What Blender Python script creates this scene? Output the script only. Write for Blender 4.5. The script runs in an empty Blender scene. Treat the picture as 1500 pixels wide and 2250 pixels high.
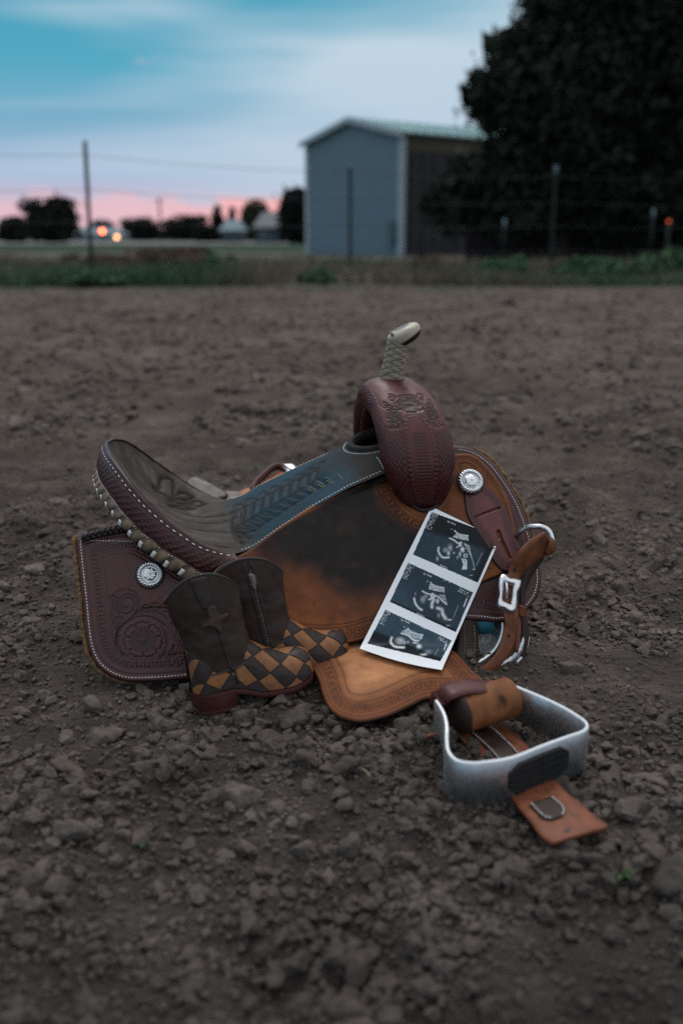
import bpy, math, random
import numpy as np
from mathutils import Vector, Matrix
from mathutils.geometry import delaunay_2d_cdt

random.seed(7); RNG = np.random.default_rng(11)
R = math.radians
scene = bpy.context.scene
COL = scene.collection

# ------------------------------------------------------------------ camera
FPX = 35 / 36 * 2250.0                      # focal length in photo pixels (photo 1500 x 2250)
CAMH = 0.62
PITCH = math.atan((1125 - 520) / FPX)
cam_d = bpy.data.cameras.new('camera'); cam = bpy.data.objects.new('camera', cam_d); COL.objects.link(cam)
cam.location = (0, 0, CAMH); cam.rotation_euler = (math.pi / 2 - PITCH, 0, 0)
cam_d.sensor_fit = 'VERTICAL'; cam_d.sensor_height = 36.0; cam_d.sensor_width = 24.0; cam_d.lens = 35.0
cam_d.clip_start = 0.02; cam_d.clip_end = 3000
cam_d.dof.use_dof = True; cam_d.dof.focus_distance = 1.53; cam_d.dof.aperture_fstop = 2.6
scene.camera = cam

# ------------------------------------------------------------------ sky, sun, exposure
SUN_AZ, SUN_EL = R(-4.0), R(60.0)           # the glow on the horizon sits just left of the middle; the lit cloud that gives the soft light stands high above it
w = bpy.data.worlds.new('World'); scene.world = w; w.use_nodes = True
nt = w.node_tree; nt.nodes.clear()
def wn(t, **k):
    n = nt.nodes.new(t)
    for a, b in k.items(): setattr(n, a, b)
    return n
def wl(a, b): nt.links.new(a, b)
def wmath(op, a, b=None, c=None, clamp=False):
    n = wn('ShaderNodeMath', operation=op, use_clamp=clamp)
    for i, v in enumerate((a, b, c)):
        if v is None: continue
        if isinstance(v, (int, float)): n.inputs[i].default_value = v
        else: wl(v, n.inputs[i])
    return n.outputs[0]
def wmix(f, a, b):
    n = wn('ShaderNodeMix', data_type='RGBA')
    for s, v in ((n.inputs[0], f), (n.inputs[6], a), (n.inputs[7], b)):
        if isinstance(v, (int, float)): s.default_value = v
        elif isinstance(v, tuple): s.default_value = v + (1,)
        else: wl(v, s)
    return n.outputs[2]
tc = wn('ShaderNodeTexCoord'); sep = wn('ShaderNodeSeparateXYZ'); wl(tc.outputs['Generated'], sep.inputs[0])
ramp = wn('ShaderNodeValToRGB'); wl(sep.outputs['Z'], ramp.inputs[0])
def setramp(r, stops):
    e = r.color_ramp.elements
    while len(e) > 1: e.remove(e[-1])
    e[0].position = stops[0][0]; e[0].color = stops[0][1] + (1,)
    for p, c in stops[1:]:
        k = e.new(p); k.color = c + (1,)
setramp(ramp, [(0.0, (.50, .34, .40)), (.018, (.58, .40, .47)), (.034, (.52, .42, .53)), (.055, (.30, .40, .57)),
               (.10, (.17, .36, .50)), (.15, (.07, .33, .46)), (.20, (.045, .30, .43)), (.40, (.52, .60, .67)), (.75, (.72, .76, .82)), (1.0, (.74, .78, .84))])
mp = wn('ShaderNodeMapping'); mp.inputs['Scale'].default_value = (1.1, 1.1, 8.0); mp.inputs['Rotation'].default_value = (0, R(-9), 0)
wl(tc.outputs['Generated'], mp.inputs[0])
no = wn('ShaderNodeTexNoise'); no.inputs['Scale'].default_value = 1.25; no.inputs['Detail'].default_value = 3; no.inputs['Roughness'].default_value = .52
no.inputs['Distortion'].default_value = .4
wl(mp.outputs[0], no.inputs['Vector'])
# veil of thin cloud, thicker to the right of the sunset
veil = wmath('ADD', wmath('MULTIPLY', wmath('SUBTRACT', no.outputs[0], .48), 3.6), wmath('MULTIPLY', sep.outputs['X'], 2.1))
veil = wmath('ADD', veil, wmath('MULTIPLY', wmath('SUBTRACT', .12, wmath('MINIMUM', sep.outputs['Z'], .2)), 2.2))
veil = wmath('ADD', veil, .46, clamp=True)
sky_c = wmix(wmath('MULTIPLY', veil, .8), ramp.outputs[0], wmix(wmath('MULTIPLY', sep.outputs['Z'], 2.6, clamp=True), (.40, .51, .63), (.76, .78, .80)))
# puffy low clouds catching the last light, near the horizon
mp2 = wn('ShaderNodeMapping'); mp2.inputs['Scale'].default_value = (14, 14, 30); wl(tc.outputs['Generated'], mp2.inputs[0])
no2 = wn('ShaderNodeTexNoise'); no2.inputs['Scale'].default_value = 1.6; no2.inputs['Detail'].default_value = 4; wl(mp2.outputs[0], no2.inputs['Vector'])
lowband = wmath('SUBTRACT', 1.0, wmath('DIVIDE', sep.outputs['Z'], .046), clamp=True)
edge = wmath('MULTIPLY', wmath('SUBTRACT', wmath('ADD', wmath('MULTIPLY', lowband, 1.0), wmath('MULTIPLY', no2.outputs[0], .9)), .62), 5.0, clamp=True)
vd = wn('ShaderNodeVectorMath', operation='DOT_PRODUCT'); wl(tc.outputs['Generated'], vd.inputs[0])
vd.inputs[1].default_value = (math.sin(SUN_AZ), math.cos(SUN_AZ), 0.0)
glow = wmath('POWER', wmath('MAXIMUM', vd.outputs['Value'], 0.0), 300.0)
wide = wmath('POWER', wmath('MAXIMUM', vd.outputs['Value'], 0.0), 6.0)
pink = wmix(glow, (.70, .44, .50), (.92, .38, .36))
sky_c = wmix(wmath('MULTIPLY', edge, wmath('MULTIPLY_ADD', wide, .75, .1)), sky_c, pink)
nish = wn('ShaderNodeTexSky', sky_type='NISHITA'); nish.sun_disc = False
nish.sun_elevation = SUN_EL; nish.sun_rotation = SUN_AZ; nish.altitude = 800
nsc = wn('ShaderNodeVectorMath', operation='SCALE'); wl(nish.outputs[0], nsc.inputs[0]); nsc.inputs['Scale'].default_value = .1
sky_c = wmix(.03, sky_c, nsc.outputs[0])
bg = wn('ShaderNodeBackground'); bg.inputs['Strength'].default_value = 1.0; wl(sky_c, bg.inputs[0])
wo = wn('ShaderNodeOutputWorld'); wl(bg.outputs[0], wo.inputs[0])

sun_d = bpy.data.lights.new('sun', 'SUN'); sun_d.energy = 1.15; sun_d.angle = R(32); sun_d.color = (1, .95, .90)
sun = bpy.data.objects.new('sun', sun_d); COL.objects.link(sun)
sun.rotation_euler = Vector((-math.sin(SUN_AZ) * math.cos(SUN_EL), -math.cos(SUN_AZ) * math.cos(SUN_EL), -math.sin(SUN_EL))).to_track_quat('-Z', 'Y').to_euler()
vs = scene.view_settings
vs.view_transform = 'Standard'; vs.look = 'None'; vs.exposure = 0.22; vs.gamma = 1.0; vs.use_curve_mapping = False
scene.render.engine = 'CYCLES'
scene.cycles.use_denoising = False          # at full samples what noise is left reads as the photo's grain
scene.cycles.max_bounces = 6

# ------------------------------------------------------------------ numeric helpers
SP, CP = math.sin(PITCH), math.cos(PITCH)
CAM = np.array([0, 0, CAMH])
def rays(px):
    px = np.asarray(px, float)
    u = (px[..., 0] - 750) / FPX; v = (px[..., 1] - 1125) / FPX
    return np.stack([u, CP - v * SP, -(SP + v * CP)], -1)
def vnoise(x, y, seed=0):
    x = np.asarray(x, float); y = np.asarray(y, float)
    xi = np.floor(x).astype(np.int64); yi = np.floor(y).astype(np.int64); fx = x - xi; fy = y - yi
    fx = fx * fx * (3 - 2 * fx); fy = fy * fy * (3 - 2 * fy)
    def h(a, b):
        n = (a * 374761393 + b * 668265263 + seed * 974634777) & 0xffffffff
        n = ((n ^ (n >> 13)) * 1274126177) & 0xffffffff
        return ((n ^ (n >> 16)) & 0xffff) / 65535.0
    return (h(xi, yi) * (1 - fx) + h(xi + 1, yi) * fx) * (1 - fy) + (h(xi, yi + 1) * (1 - fx) + h(xi + 1, yi + 1) * fx) * fy
def fbm(x, y, o=4, seed=0):
    s = 0; a = .5
    for i in range(o):
        s = s + a * vnoise(x * 2 ** i, y * 2 ** i, seed + i); a *= .5
    return s
def base_z(y): # the arena is flat; the land beyond the fence lies a little lower
    t = np.clip((np.asarray(y, float) - 20) / 20, 0, 1)
    return -.2 * t * t * (3 - 2 * t)
def ground_z(x, y):
    x = np.asarray(x, float); y = np.asarray(y, float)
    near = np.exp(-(((x) / .9) ** 2 + ((y - 1.35) / .7) ** 2))
    z = (fbm(x * 1.6 + 3, y * 1.6, 3, 1) - .44) * .085 * (1 - .75 * near)
    z = z + (fbm(x * 9, y * 9, 3, 5) - .44) * .054 * (1 - .5 * near)
    z = z + (fbm(x * 38, y * 38, 3, 9) - .44) * .024
    far = np.clip((y - 9) / 6, 0, 1)
    z = z * (1 - .6 * far)
    return z + base_z(y) - .004
def ground_at(px, z=0.0):
    d = rays(px); k = (z - CAMH) / d[..., 2:3]
    return CAM + k * d
def at_y(x, y, Y):
    d = rays((x, y)); return CAM + d * (Y / d[1])
def cr(pts, n=8, closed=False):             # Catmull-Rom through the points
    P = np.asarray(pts, float); m = len(P); out = []
    for i in range(m if closed else m - 1):
        if closed: a, b, c, d = P[(i - 1) % m], P[i], P[(i + 1) % m], P[(i + 2) % m]
        else: a, b, c, d = P[max(i - 1, 0)], P[i], P[i + 1], P[min(i + 2, m - 1)]
        for k in range(n):
            t = k / n
            out.append(.5 * ((2 * b) + (c - a) * t + (2 * a - 5 * b + 4 * c - d) * t * t + (3 * b - a - 3 * c + d) * t ** 3))
    if not closed: out.append(P[-1])
    return np.array(out)
def resample(P, step, closed=False):
    P = np.asarray(P, float)
    if closed: P = np.vstack([P, P[:1]])
    L = np.r_[0, np.cumsum(np.linalg.norm(np.diff(P, axis=0), axis=1))]
    n = max(2, int(round(L[-1] / step)) + 1)
    s = np.linspace(0, L[-1], n)
    Q = np.stack([np.interp(s, L, P[:, k]) for k in range(P.shape[1])], 1)
    return Q[:-1] if closed else Q
def inside(px, poly):
    x, y = px[:, 0], px[:, 1]; c = np.zeros(len(px), bool); m = len(poly)
    for i in range(m):
        x0, y0 = poly[i]; x1, y1 = poly[(i + 1) % m]
        if y0 == y1: continue
        k = ((y0 > y) != (y1 > y)) & (x < (x1 - x0) * (y - y0) / (y1 - y0) + x0)
        c ^= k
    return c
def dist_arc(px, line, closed=True):
    A = line; B = np.roll(line, -1, 0)
    if not closed: A, B = line[:-1], line[1:]
    L = np.linalg.norm(B - A, axis=1); S = np.r_[0, np.cumsum(L)][:-1]
    D = np.full(len(px), 1e9); ARC = np.zeros(len(px))
    for a, b, l, s in zip(A, B, L, S):
        if l < 1e-9: continue
        u = (b - a) / l; r = px - a; t = np.clip(r @ u, 0, l)
        d = np.hypot(r[:, 0] - t * u[0], r[:, 1] - t * u[1])
        k = d < D; D[k] = d[k]; ARC[k] = s + t[k]
    return D, ARC
def inset(poly, d):
    t = np.roll(poly, -1, 0) - np.roll(poly, 1, 0); t /= np.linalg.norm(t, axis=1)[:, None] + 1e-9
    n = np.stack([-t[:, 1], t[:, 0]], 1)
    area = np.sum(poly[:, 0] * np.roll(poly[:, 1], -1) - np.roll(poly[:, 0], -1) * poly[:, 1])
    q = poly + n * (d if area > 0 else -d)
    dd, _ = dist_arc(q, poly); return q[dd > abs(d) * .93]
def sm(e0, e1, x):
    t = np.clip((x - e0) / (e1 - e0), 0, 1); return t * t * (3 - 2 * t)

# ------------------------------------------------------------------ mesh helpers
def mesh_obj(name, V, faces, mat, parent=None, col=None, smooth=True, pinv=True):
    me = bpy.data.meshes.new(name); V = np.asarray(V, np.float32)
    if isinstance(faces, np.ndarray):
        n, k = faces.shape
        me.vertices.add(len(V)); me.vertices.foreach_set('co', V.ravel())
        me.loops.add(n * k); me.loops.foreach_set('vertex_index', faces.astype(np.int32).ravel())
        me.polygons.add(n); me.polygons.foreach_set('loop_start', np.arange(0, n * k, k, dtype=np.int32))
        me.update(calc_edges=True)
    else:
        me.from_pydata(V.tolist(), [], faces)
    me.polygons.foreach_set('use_smooth', np.full(len(me.polygons), smooth))
    if col is not None:
        c = np.ones((len(V), 4), np.float32); col = np.asarray(col, np.float32); c[:, :3] = col
        at = me.color_attributes.new('Col', 'FLOAT_COLOR', 'POINT'); at.data.foreach_set('color', c.ravel())
    me.materials.append(mat); me.validate(); me.update()
    o = bpy.data.objects.new(name, me); COL.objects.link(o)
    if parent is not None:
        o.parent = parent
        if pinv:
            m = parent.matrix_basis.copy(); q = parent.parent
            while q is not None: m = q.matrix_basis @ m if q.type == 'EMPTY' else m; q = q.parent
            o.matrix_parent_inverse = m.inverted() if parent.type == 'EMPTY' else Matrix.Identity(4)
    return o
def sub(name, V, faces, mat, part, **k):    # a sub-part of a part whose mesh is in the same space
    o = mesh_obj(name, V, faces, mat, None, **k); o.parent = part; return o
def empty(name, loc, rot=(0, 0, 0)):
    o = bpy.data.objects.new(name, None); COL.objects.link(o); o.location = loc; o.rotation_euler = rot
    o.empty_display_size = .1; o.matrix_basis = Matrix.LocRotScale(Vector(loc), __import__('mathutils').Euler(rot), None); return o
def tag(o, label, cat, group=None, kind=None):
    if label: o['label'] = label
    if cat: o['category'] = cat
    if group: o['group'] = group
    if kind: o['kind'] = kind
    return o
def grid_faces(nu, nv, wrap_u=False, wrap_v=False):   # vertex i*nv+j
    I = np.arange(nu if wrap_u else nu - 1); J = np.arange(nv if wrap_v else nv - 1)
    i, j = np.meshgrid(I, J, indexing='ij'); i2 = (i + 1) % nu; j2 = (j + 1) % nv
    return np.stack([i * nv + j, i2 * nv + j, i2 * nv + j2, i * nv + j2], -1).reshape(-1, 4)
def frames(P, up=(0, 0, 1)):
    P = np.asarray(P, float); T = np.gradient(P, axis=0); T /= np.linalg.norm(T, axis=1)[:, None] + 1e-12
    N = []; n = np.asarray(up, float)
    for t in T:
        n = n - t * (n @ t)
        if np.linalg.norm(n) < 1e-6: n = np.cross(t, (1, 0, .3))
        n = n / np.linalg.norm(n); N.append(n)
    N = np.array(N); return T, N, np.cross(T, N)
def tube(P, r, k=10, closed=False, up=(0, 0, 1), cap=True, ry=None):
    P = np.asarray(P, float); n = len(P)
    if closed:
        T = np.roll(P, -1, 0) - np.roll(P, 1, 0); T /= np.linalg.norm(T, axis=1)[:, None]
        N = np.asarray(up, float) - T * (T @ np.asarray(up, float))[:, None]; N /= np.linalg.norm(N, axis=1)[:, None]; B = np.cross(T, N)
    else: T, N, B = frames(P, up)
    r = np.broadcast_to(np.asarray(r, float), (n,)); r2 = r if ry is None else np.broadcast_to(np.asarray(ry, float), (n,))
    a = np.linspace(0, 2 * math.pi, k, endpoint=False)
    V = P[:, None] + N[:, None] * (np.cos(a)[None, :, None] * r[:, None, None]) + B[:, None] * (np.sin(a)[None, :, None] * r2[:, None, None])
    F = grid_faces(n, k, closed, True).tolist()
    if cap and not closed: F += [list(range(k)), list(range((n - 1) * k, n * k))[::-1]]
    return V.reshape(-1, 3), F
def box(c, s, rot=None):
    v = np.array([[x, y, z] for x in (-.5, .5) for y in (-.5, .5) for z in (-.5, .5)]) * np.asarray(s)
    if rot is not None: v = v @ np.asarray(rot).T
    return v + np.asarray(c), [[0, 1, 3, 2], [4, 6, 7, 5], [0, 4, 5, 1], [2, 3, 7, 6], [0, 2, 6, 4], [1, 5, 7, 3]]
def join(parts):
    V = []; F = []; n = 0
    for v, f in parts:
        V.append(np.asarray(v, float)); F += [[i + n for i in q] for q in (f.tolist() if isinstance(f, np.ndarray) else f)]; n += len(v)
    return np.vstack(V), F
def ribbon(L, Rr, thick, m=5, bulge=0.0, up=None):    # strap between two edge lines, rounded a little across
    L = np.asarray(L, float); Rr = np.asarray(Rr, float); n = len(L)
    T = np.gradient((L + Rr) / 2, axis=0); W = Rr - L; N = np.cross(T, W); N /= np.linalg.norm(N, axis=1)[:, None] + 1e-12
    if up is not None:
        sgn = np.sign(N @ np.asarray(up, float)); sgn[sgn == 0] = 1; N *= sgn[:, None]
    u = np.linspace(0, 1, m)
    top = L[:, None] + W[:, None] * u[None, :, None] + N[:, None] * ((4 * u * (1 - u)) * bulge - .0006 * (np.abs(2 * u - 1) > .99))[None, :, None]
    bot = L[:, None] + W[:, None] * u[None, :, None] - N[:, None] * thick
    V = np.concatenate([top, bot[:, ::-1]], 1); k = 2 * m
    F = grid_faces(n, k, False, True).tolist() + [list(range(k)), list(range((n - 1) * k, n * k))[::-1]]
    return V.reshape(-1, 3), F

# ------------------------------------------------------------------ materials
def new_mat(name):
    m = bpy.data.materials.new(name); m.use_nodes = True; t = m.node_tree; t.nodes.clear()
    o = t.nodes.new('ShaderNodeOutputMaterial'); p = t.nodes.new('ShaderNodeBsdfPrincipled'); t.links.new(p.outputs[0], o.inputs[0])
    return m, t, p
def surf_mat(name, color=(.5, .5, .5), rough=.6, metal=0.0, attr=False, var=.25, vscale=60.0, bump=.2, bscale=900.0, bdist=.0006,
             spec=.28, coat=0.0, sheen=0.0, tint=None, rvar=.12, transl=0.0):
    m, t, p = new_mat(name); L = t.links.new
    tcn = t.nodes.new('ShaderNodeTexCoord')
    n1 = t.nodes.new('ShaderNodeTexNoise'); n1.inputs['Scale'].default_value = vscale; n1.inputs['Detail'].default_value = 6; n1.inputs['Roughness'].default_value = .6
    L(tcn.outputs['Object'], n1.inputs['Vector'])
    mx = t.nodes.new('ShaderNodeMix'); mx.data_type = 'RGBA'; mx.blend_type = 'MULTIPLY'
    rp = t.nodes.new('ShaderNodeMapRange'); rp.inputs[1].default_value = .3; rp.inputs[2].default_value = .7
    rp.inputs[3].default_value = 1 - var; rp.inputs[4].default_value = 1 + var * .6; L(n1.outputs[0], rp.inputs[0])
    mx.inputs[0].default_value = 1.0
    if attr:
        a = t.nodes.new('ShaderNodeAttribute'); a.attribute_name = 'Col'; L(a.outputs['Color'], mx.inputs[6])
    else: mx.inputs[6].default_value = tuple(color) + (1,)
    L(rp.outputs[0], mx.inputs[7]); outc = mx.outputs[2]
    if tint is not None:
        n3 = t.nodes.new('ShaderNodeTexNoise'); n3.inputs['Scale'].default_value = vscale * .23; n3.inputs['Detail'].default_value = 3
        L(tcn.outputs['Object'], n3.inputs['Vector'])
        r3 = t.nodes.new('ShaderNodeMapRange'); r3.inputs[1].default_value = .48; r3.inputs[2].default_value = .72; L(n3.outputs[0], r3.inputs[0]); r3.inputs[4].default_value = .6
        m3 = t.nodes.new('ShaderNodeMix'); m3.data_type = 'RGBA'; L(r3.outputs[0], m3.inputs[0]); L(outc, m3.inputs[6]); m3.inputs[7].default_value = tuple(tint) + (1,)
        outc = m3.outputs[2]
    L(outc, p.inputs['Base Color'])
    p.inputs['Metallic'].default_value = metal; p.inputs['Specular IOR Level'].default_value = spec
    p.inputs['Coat Weight'].default_value = coat; p.inputs['Coat Roughness'].default_value = .25; p.inputs['Sheen Weight'].default_value = sheen
    rr = t.nodes.new('ShaderNodeMapRange'); rr.inputs[1].default_value = .3; rr.inputs[2].default_value = .7
    rr.inputs[3].default_value = max(.03, rough - rvar); rr.inputs[4].default_value = min(1, rough + rvar); L(n1.outputs[0], rr.inputs[0]); L(rr.outputs[0], p.inputs['Roughness'])
    if bump > 0:
        n2 = t.nodes.new('ShaderNodeTexNoise'); n2.inputs['Scale'].default_value = bscale; n2.inputs['Detail'].default_value = 3; L(tcn.outputs['Object'], n2.inputs['Vector'])
        b = t.nodes.new('ShaderNodeBump'); b.inputs['Strength'].default_value = bump; b.inputs['Distance'].default_value = bdist
        L(n2.outputs[0], b.inputs['Height']); L(b.outputs[0], p.inputs['Normal'])
    if transl: p.inputs['Transmission Weight'].default_value = 0; p.inputs['Subsurface Weight'].default_value = 0
    return m
M = {}
M['tooled'] = surf_mat('tooled_leather', attr=True, rough=.42, var=.25, vscale=45, bump=.2, bscale=1400, spec=.32, coat=.10)
M['suede'] = surf_mat('suede_leather', attr=True, rough=.68, var=.45, vscale=80, bump=.35, bscale=1100, spec=.16)
M['rough_out'] = surf_mat('oiled_leather', attr=True, rough=.6, var=.28, vscale=55, bump=.35, bscale=1200, spec=.16)
M['strap'] = surf_mat('russet_strap_leather', (.17, .056, .026), rough=.5, var=.42, vscale=70, bump=.25, bscale=900)
M['strap_dark'] = surf_mat('dark_strap_leather', (.030, .016, .013), rough=.5, var=.3, vscale=70)
M['black_edge'] = surf_mat('burnished_edge', (.018, .014, .016), rough=.45, var=.2)
M['burgundy'] = surf_mat('burgundy_leather', (.085, .026, .024), rough=.45, var=.25, vscale=60)
M['silver'] = surf_mat('worn_silver', (.72, .74, .76), rough=.3, metal=1.0, var=.28, vscale=160, bump=.15, bscale=700)
M['engraved'] = surf_mat('engraved_silver', (.62, .65, .68), rough=.36, metal=1.0, var=.45, vscale=380, bump=.6, bscale=420, bdist=.0015)
M['aluminium'] = surf_mat('brushed_aluminium', (.60, .64, .68), rough=.45, metal=1.0, var=.05, vscale=200, bump=.04, bscale=300, rvar=.06)
M['rubber'] = surf_mat('black_rubber', (.013, .015, .018), rough=.55, var=.2, bump=.4, bscale=400)
M['thread'] = surf_mat('white_thread', (.68, .66, .62), rough=.8, var=.15, vscale=300, bump=0)
M['thread_y'] = surf_mat('ochre_thread', (.30, .26, .14), rough=.8, var=.15, vscale=300, bump=0)
M['rawhide'] = surf_mat('rawhide', attr=True, rough=.5, var=.3, vscale=90, bump=.3, bscale=700)
M['fleece'] = surf_mat('fleece', (.20, .105, .05), rough=.95, var=.5, vscale=200, bump=.9, bscale=260, bdist=.004)
M['fleece_grey'] = surf_mat('grey_fleece', (.34, .34, .33), rough=.95, var=.5, vscale=160, bump=.9, bscale=260, bdist=.004)
M['horn_cap'] = surf_mat('horn_cap', attr=True, rough=.33, var=.12, vscale=60, bump=.1)
M['print'] = surf_mat('glossy_print', attr=True, spec=.18, rough=.25, var=.03, vscale=12, bump=0, rvar=.03)
M['ink'] = surf_mat('print_lettering', (.75, .8, .83), rough=.3, var=.05, bump=0)
M['boot'] = surf_mat('boot_leather', (.036, .023, .018), rough=.52, var=.35, vscale=38, bump=.3, bscale=800, tint=(.058, .040, .033))
M['boot_tan'] = surf_mat('tan_patch_leather', (.27, .115, .046), rough=.55, var=.35, vscale=75, bump=.3, bscale=600, tint=(.16, .075, .036))
M['boot_dark'] = surf_mat('dark_patch_leather', (.034, .025, .024), rough=.52, var=.3, vscale=70, bump=.3, bscale=600)
M['boot_seam'] = surf_mat('boot_seam', (.035, .026, .024), rough=.6, var=.2)
M['sole'] = surf_mat('boot_sole', (.062, .017, .015), rough=.45, var=.3, vscale=50)
M['lining'] = surf_mat('boot_lining', (.25, .15, .10), rough=.7, var=.15)
M['zip'] = surf_mat('zip_metal', (.2, .17, .15), rough=.4, metal=.7, var=.3, vscale=300)
M['emblem'] = surf_mat('stitched_applique', (.055, .036, .030), rough=.7, var=.3, vscale=200, bump=.5, bscale=500)
M['steel_post'] = surf_mat('painted_steel', (.010, .020, .020), rough=.6, var=.3, vscale=20)
M['post_cap'] = surf_mat('pale_post_cap', (.15, .21, .25), rough=.6, var=.2, vscale=20)
M['wire'] = surf_mat('fence_wire', (.03, .035, .04), rough=.7, metal=0.0, var=.2, vscale=5)
M['siding'] = surf_mat('grey_siding', (.125, .195, .24), rough=.6, var=.08, vscale=2)
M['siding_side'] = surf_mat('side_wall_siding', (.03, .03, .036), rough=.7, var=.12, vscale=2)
M['trim'] = surf_mat('white_trim', (.34, .42, .46), rough=.5, var=.06, vscale=3)
M['roof'] = surf_mat('pale_metal_roof', (.26, .42, .43), rough=.4, var=.08, vscale=2)
M['leaf_big'] = surf_mat('dark_leaf', (.013, .021, .013), rough=.7, var=.6, vscale=1.2, bump=0, spec=.2)
M['leaf_far'] = surf_mat('far_leaf', (.011, .014, .011), rough=.8, var=.5, vscale=.6, bump=0, spec=.2)
M['leaf_olive'] = surf_mat('olive_leaf', (.035, .042, .022), rough=.8, var=.5, vscale=.6, bump=0, spec=.2)
M['bark'] = surf_mat('bark', (.035, .027, .022), rough=.9, var=.4, vscale=8, bump=.5, bscale=30, bdist=.02)
M['grass'] = surf_mat('grass_blades', attr=True, rough=.8, var=.2, vscale=3, bump=0, spec=.2)
M['shrub'] = surf_mat('weed_leaf', (.058, .115, .054), rough=.75, var=.5, vscale=3, bump=0, spec=.2)
M['dry'] = surf_mat('dry_brush', (.125, .085, .06), rough=.9, var=.5, vscale=3, bump=0, spec=.1)
M['house'] = surf_mat('pale_house_wall', (.26, .31, .34), rough=.7, var=.06, vscale=.5)
M['house_blue'] = surf_mat('slate_house_wall', (.04, .06, .085), rough=.7, var=.1, vscale=.5)
M['house_roof'] = surf_mat('house_roof', (.12, .18, .22), rough=.7, var=.1, vscale=1)
M['glass'] = surf_mat('window_glass', (.03, .04, .05), rough=.1, var=.05)
M['board'] = surf_mat('dark_board', (.022, .02, .025), rough=.8, var=.3, vscale=2)
def emit(name, c, s):
    m, t, p = new_mat(name); p.inputs['Base Color'].default_value = c + (1,); p.inputs['Emission Color'].default_value = c + (1,); p.inputs['Emission Strength'].default_value = s; return m
M['lamp_orange'] = emit('orange_lamp', (1, .13, .03), 13); M['lamp_warm'] = emit('warm_lamp', (1, .45, .2), 5)

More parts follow.
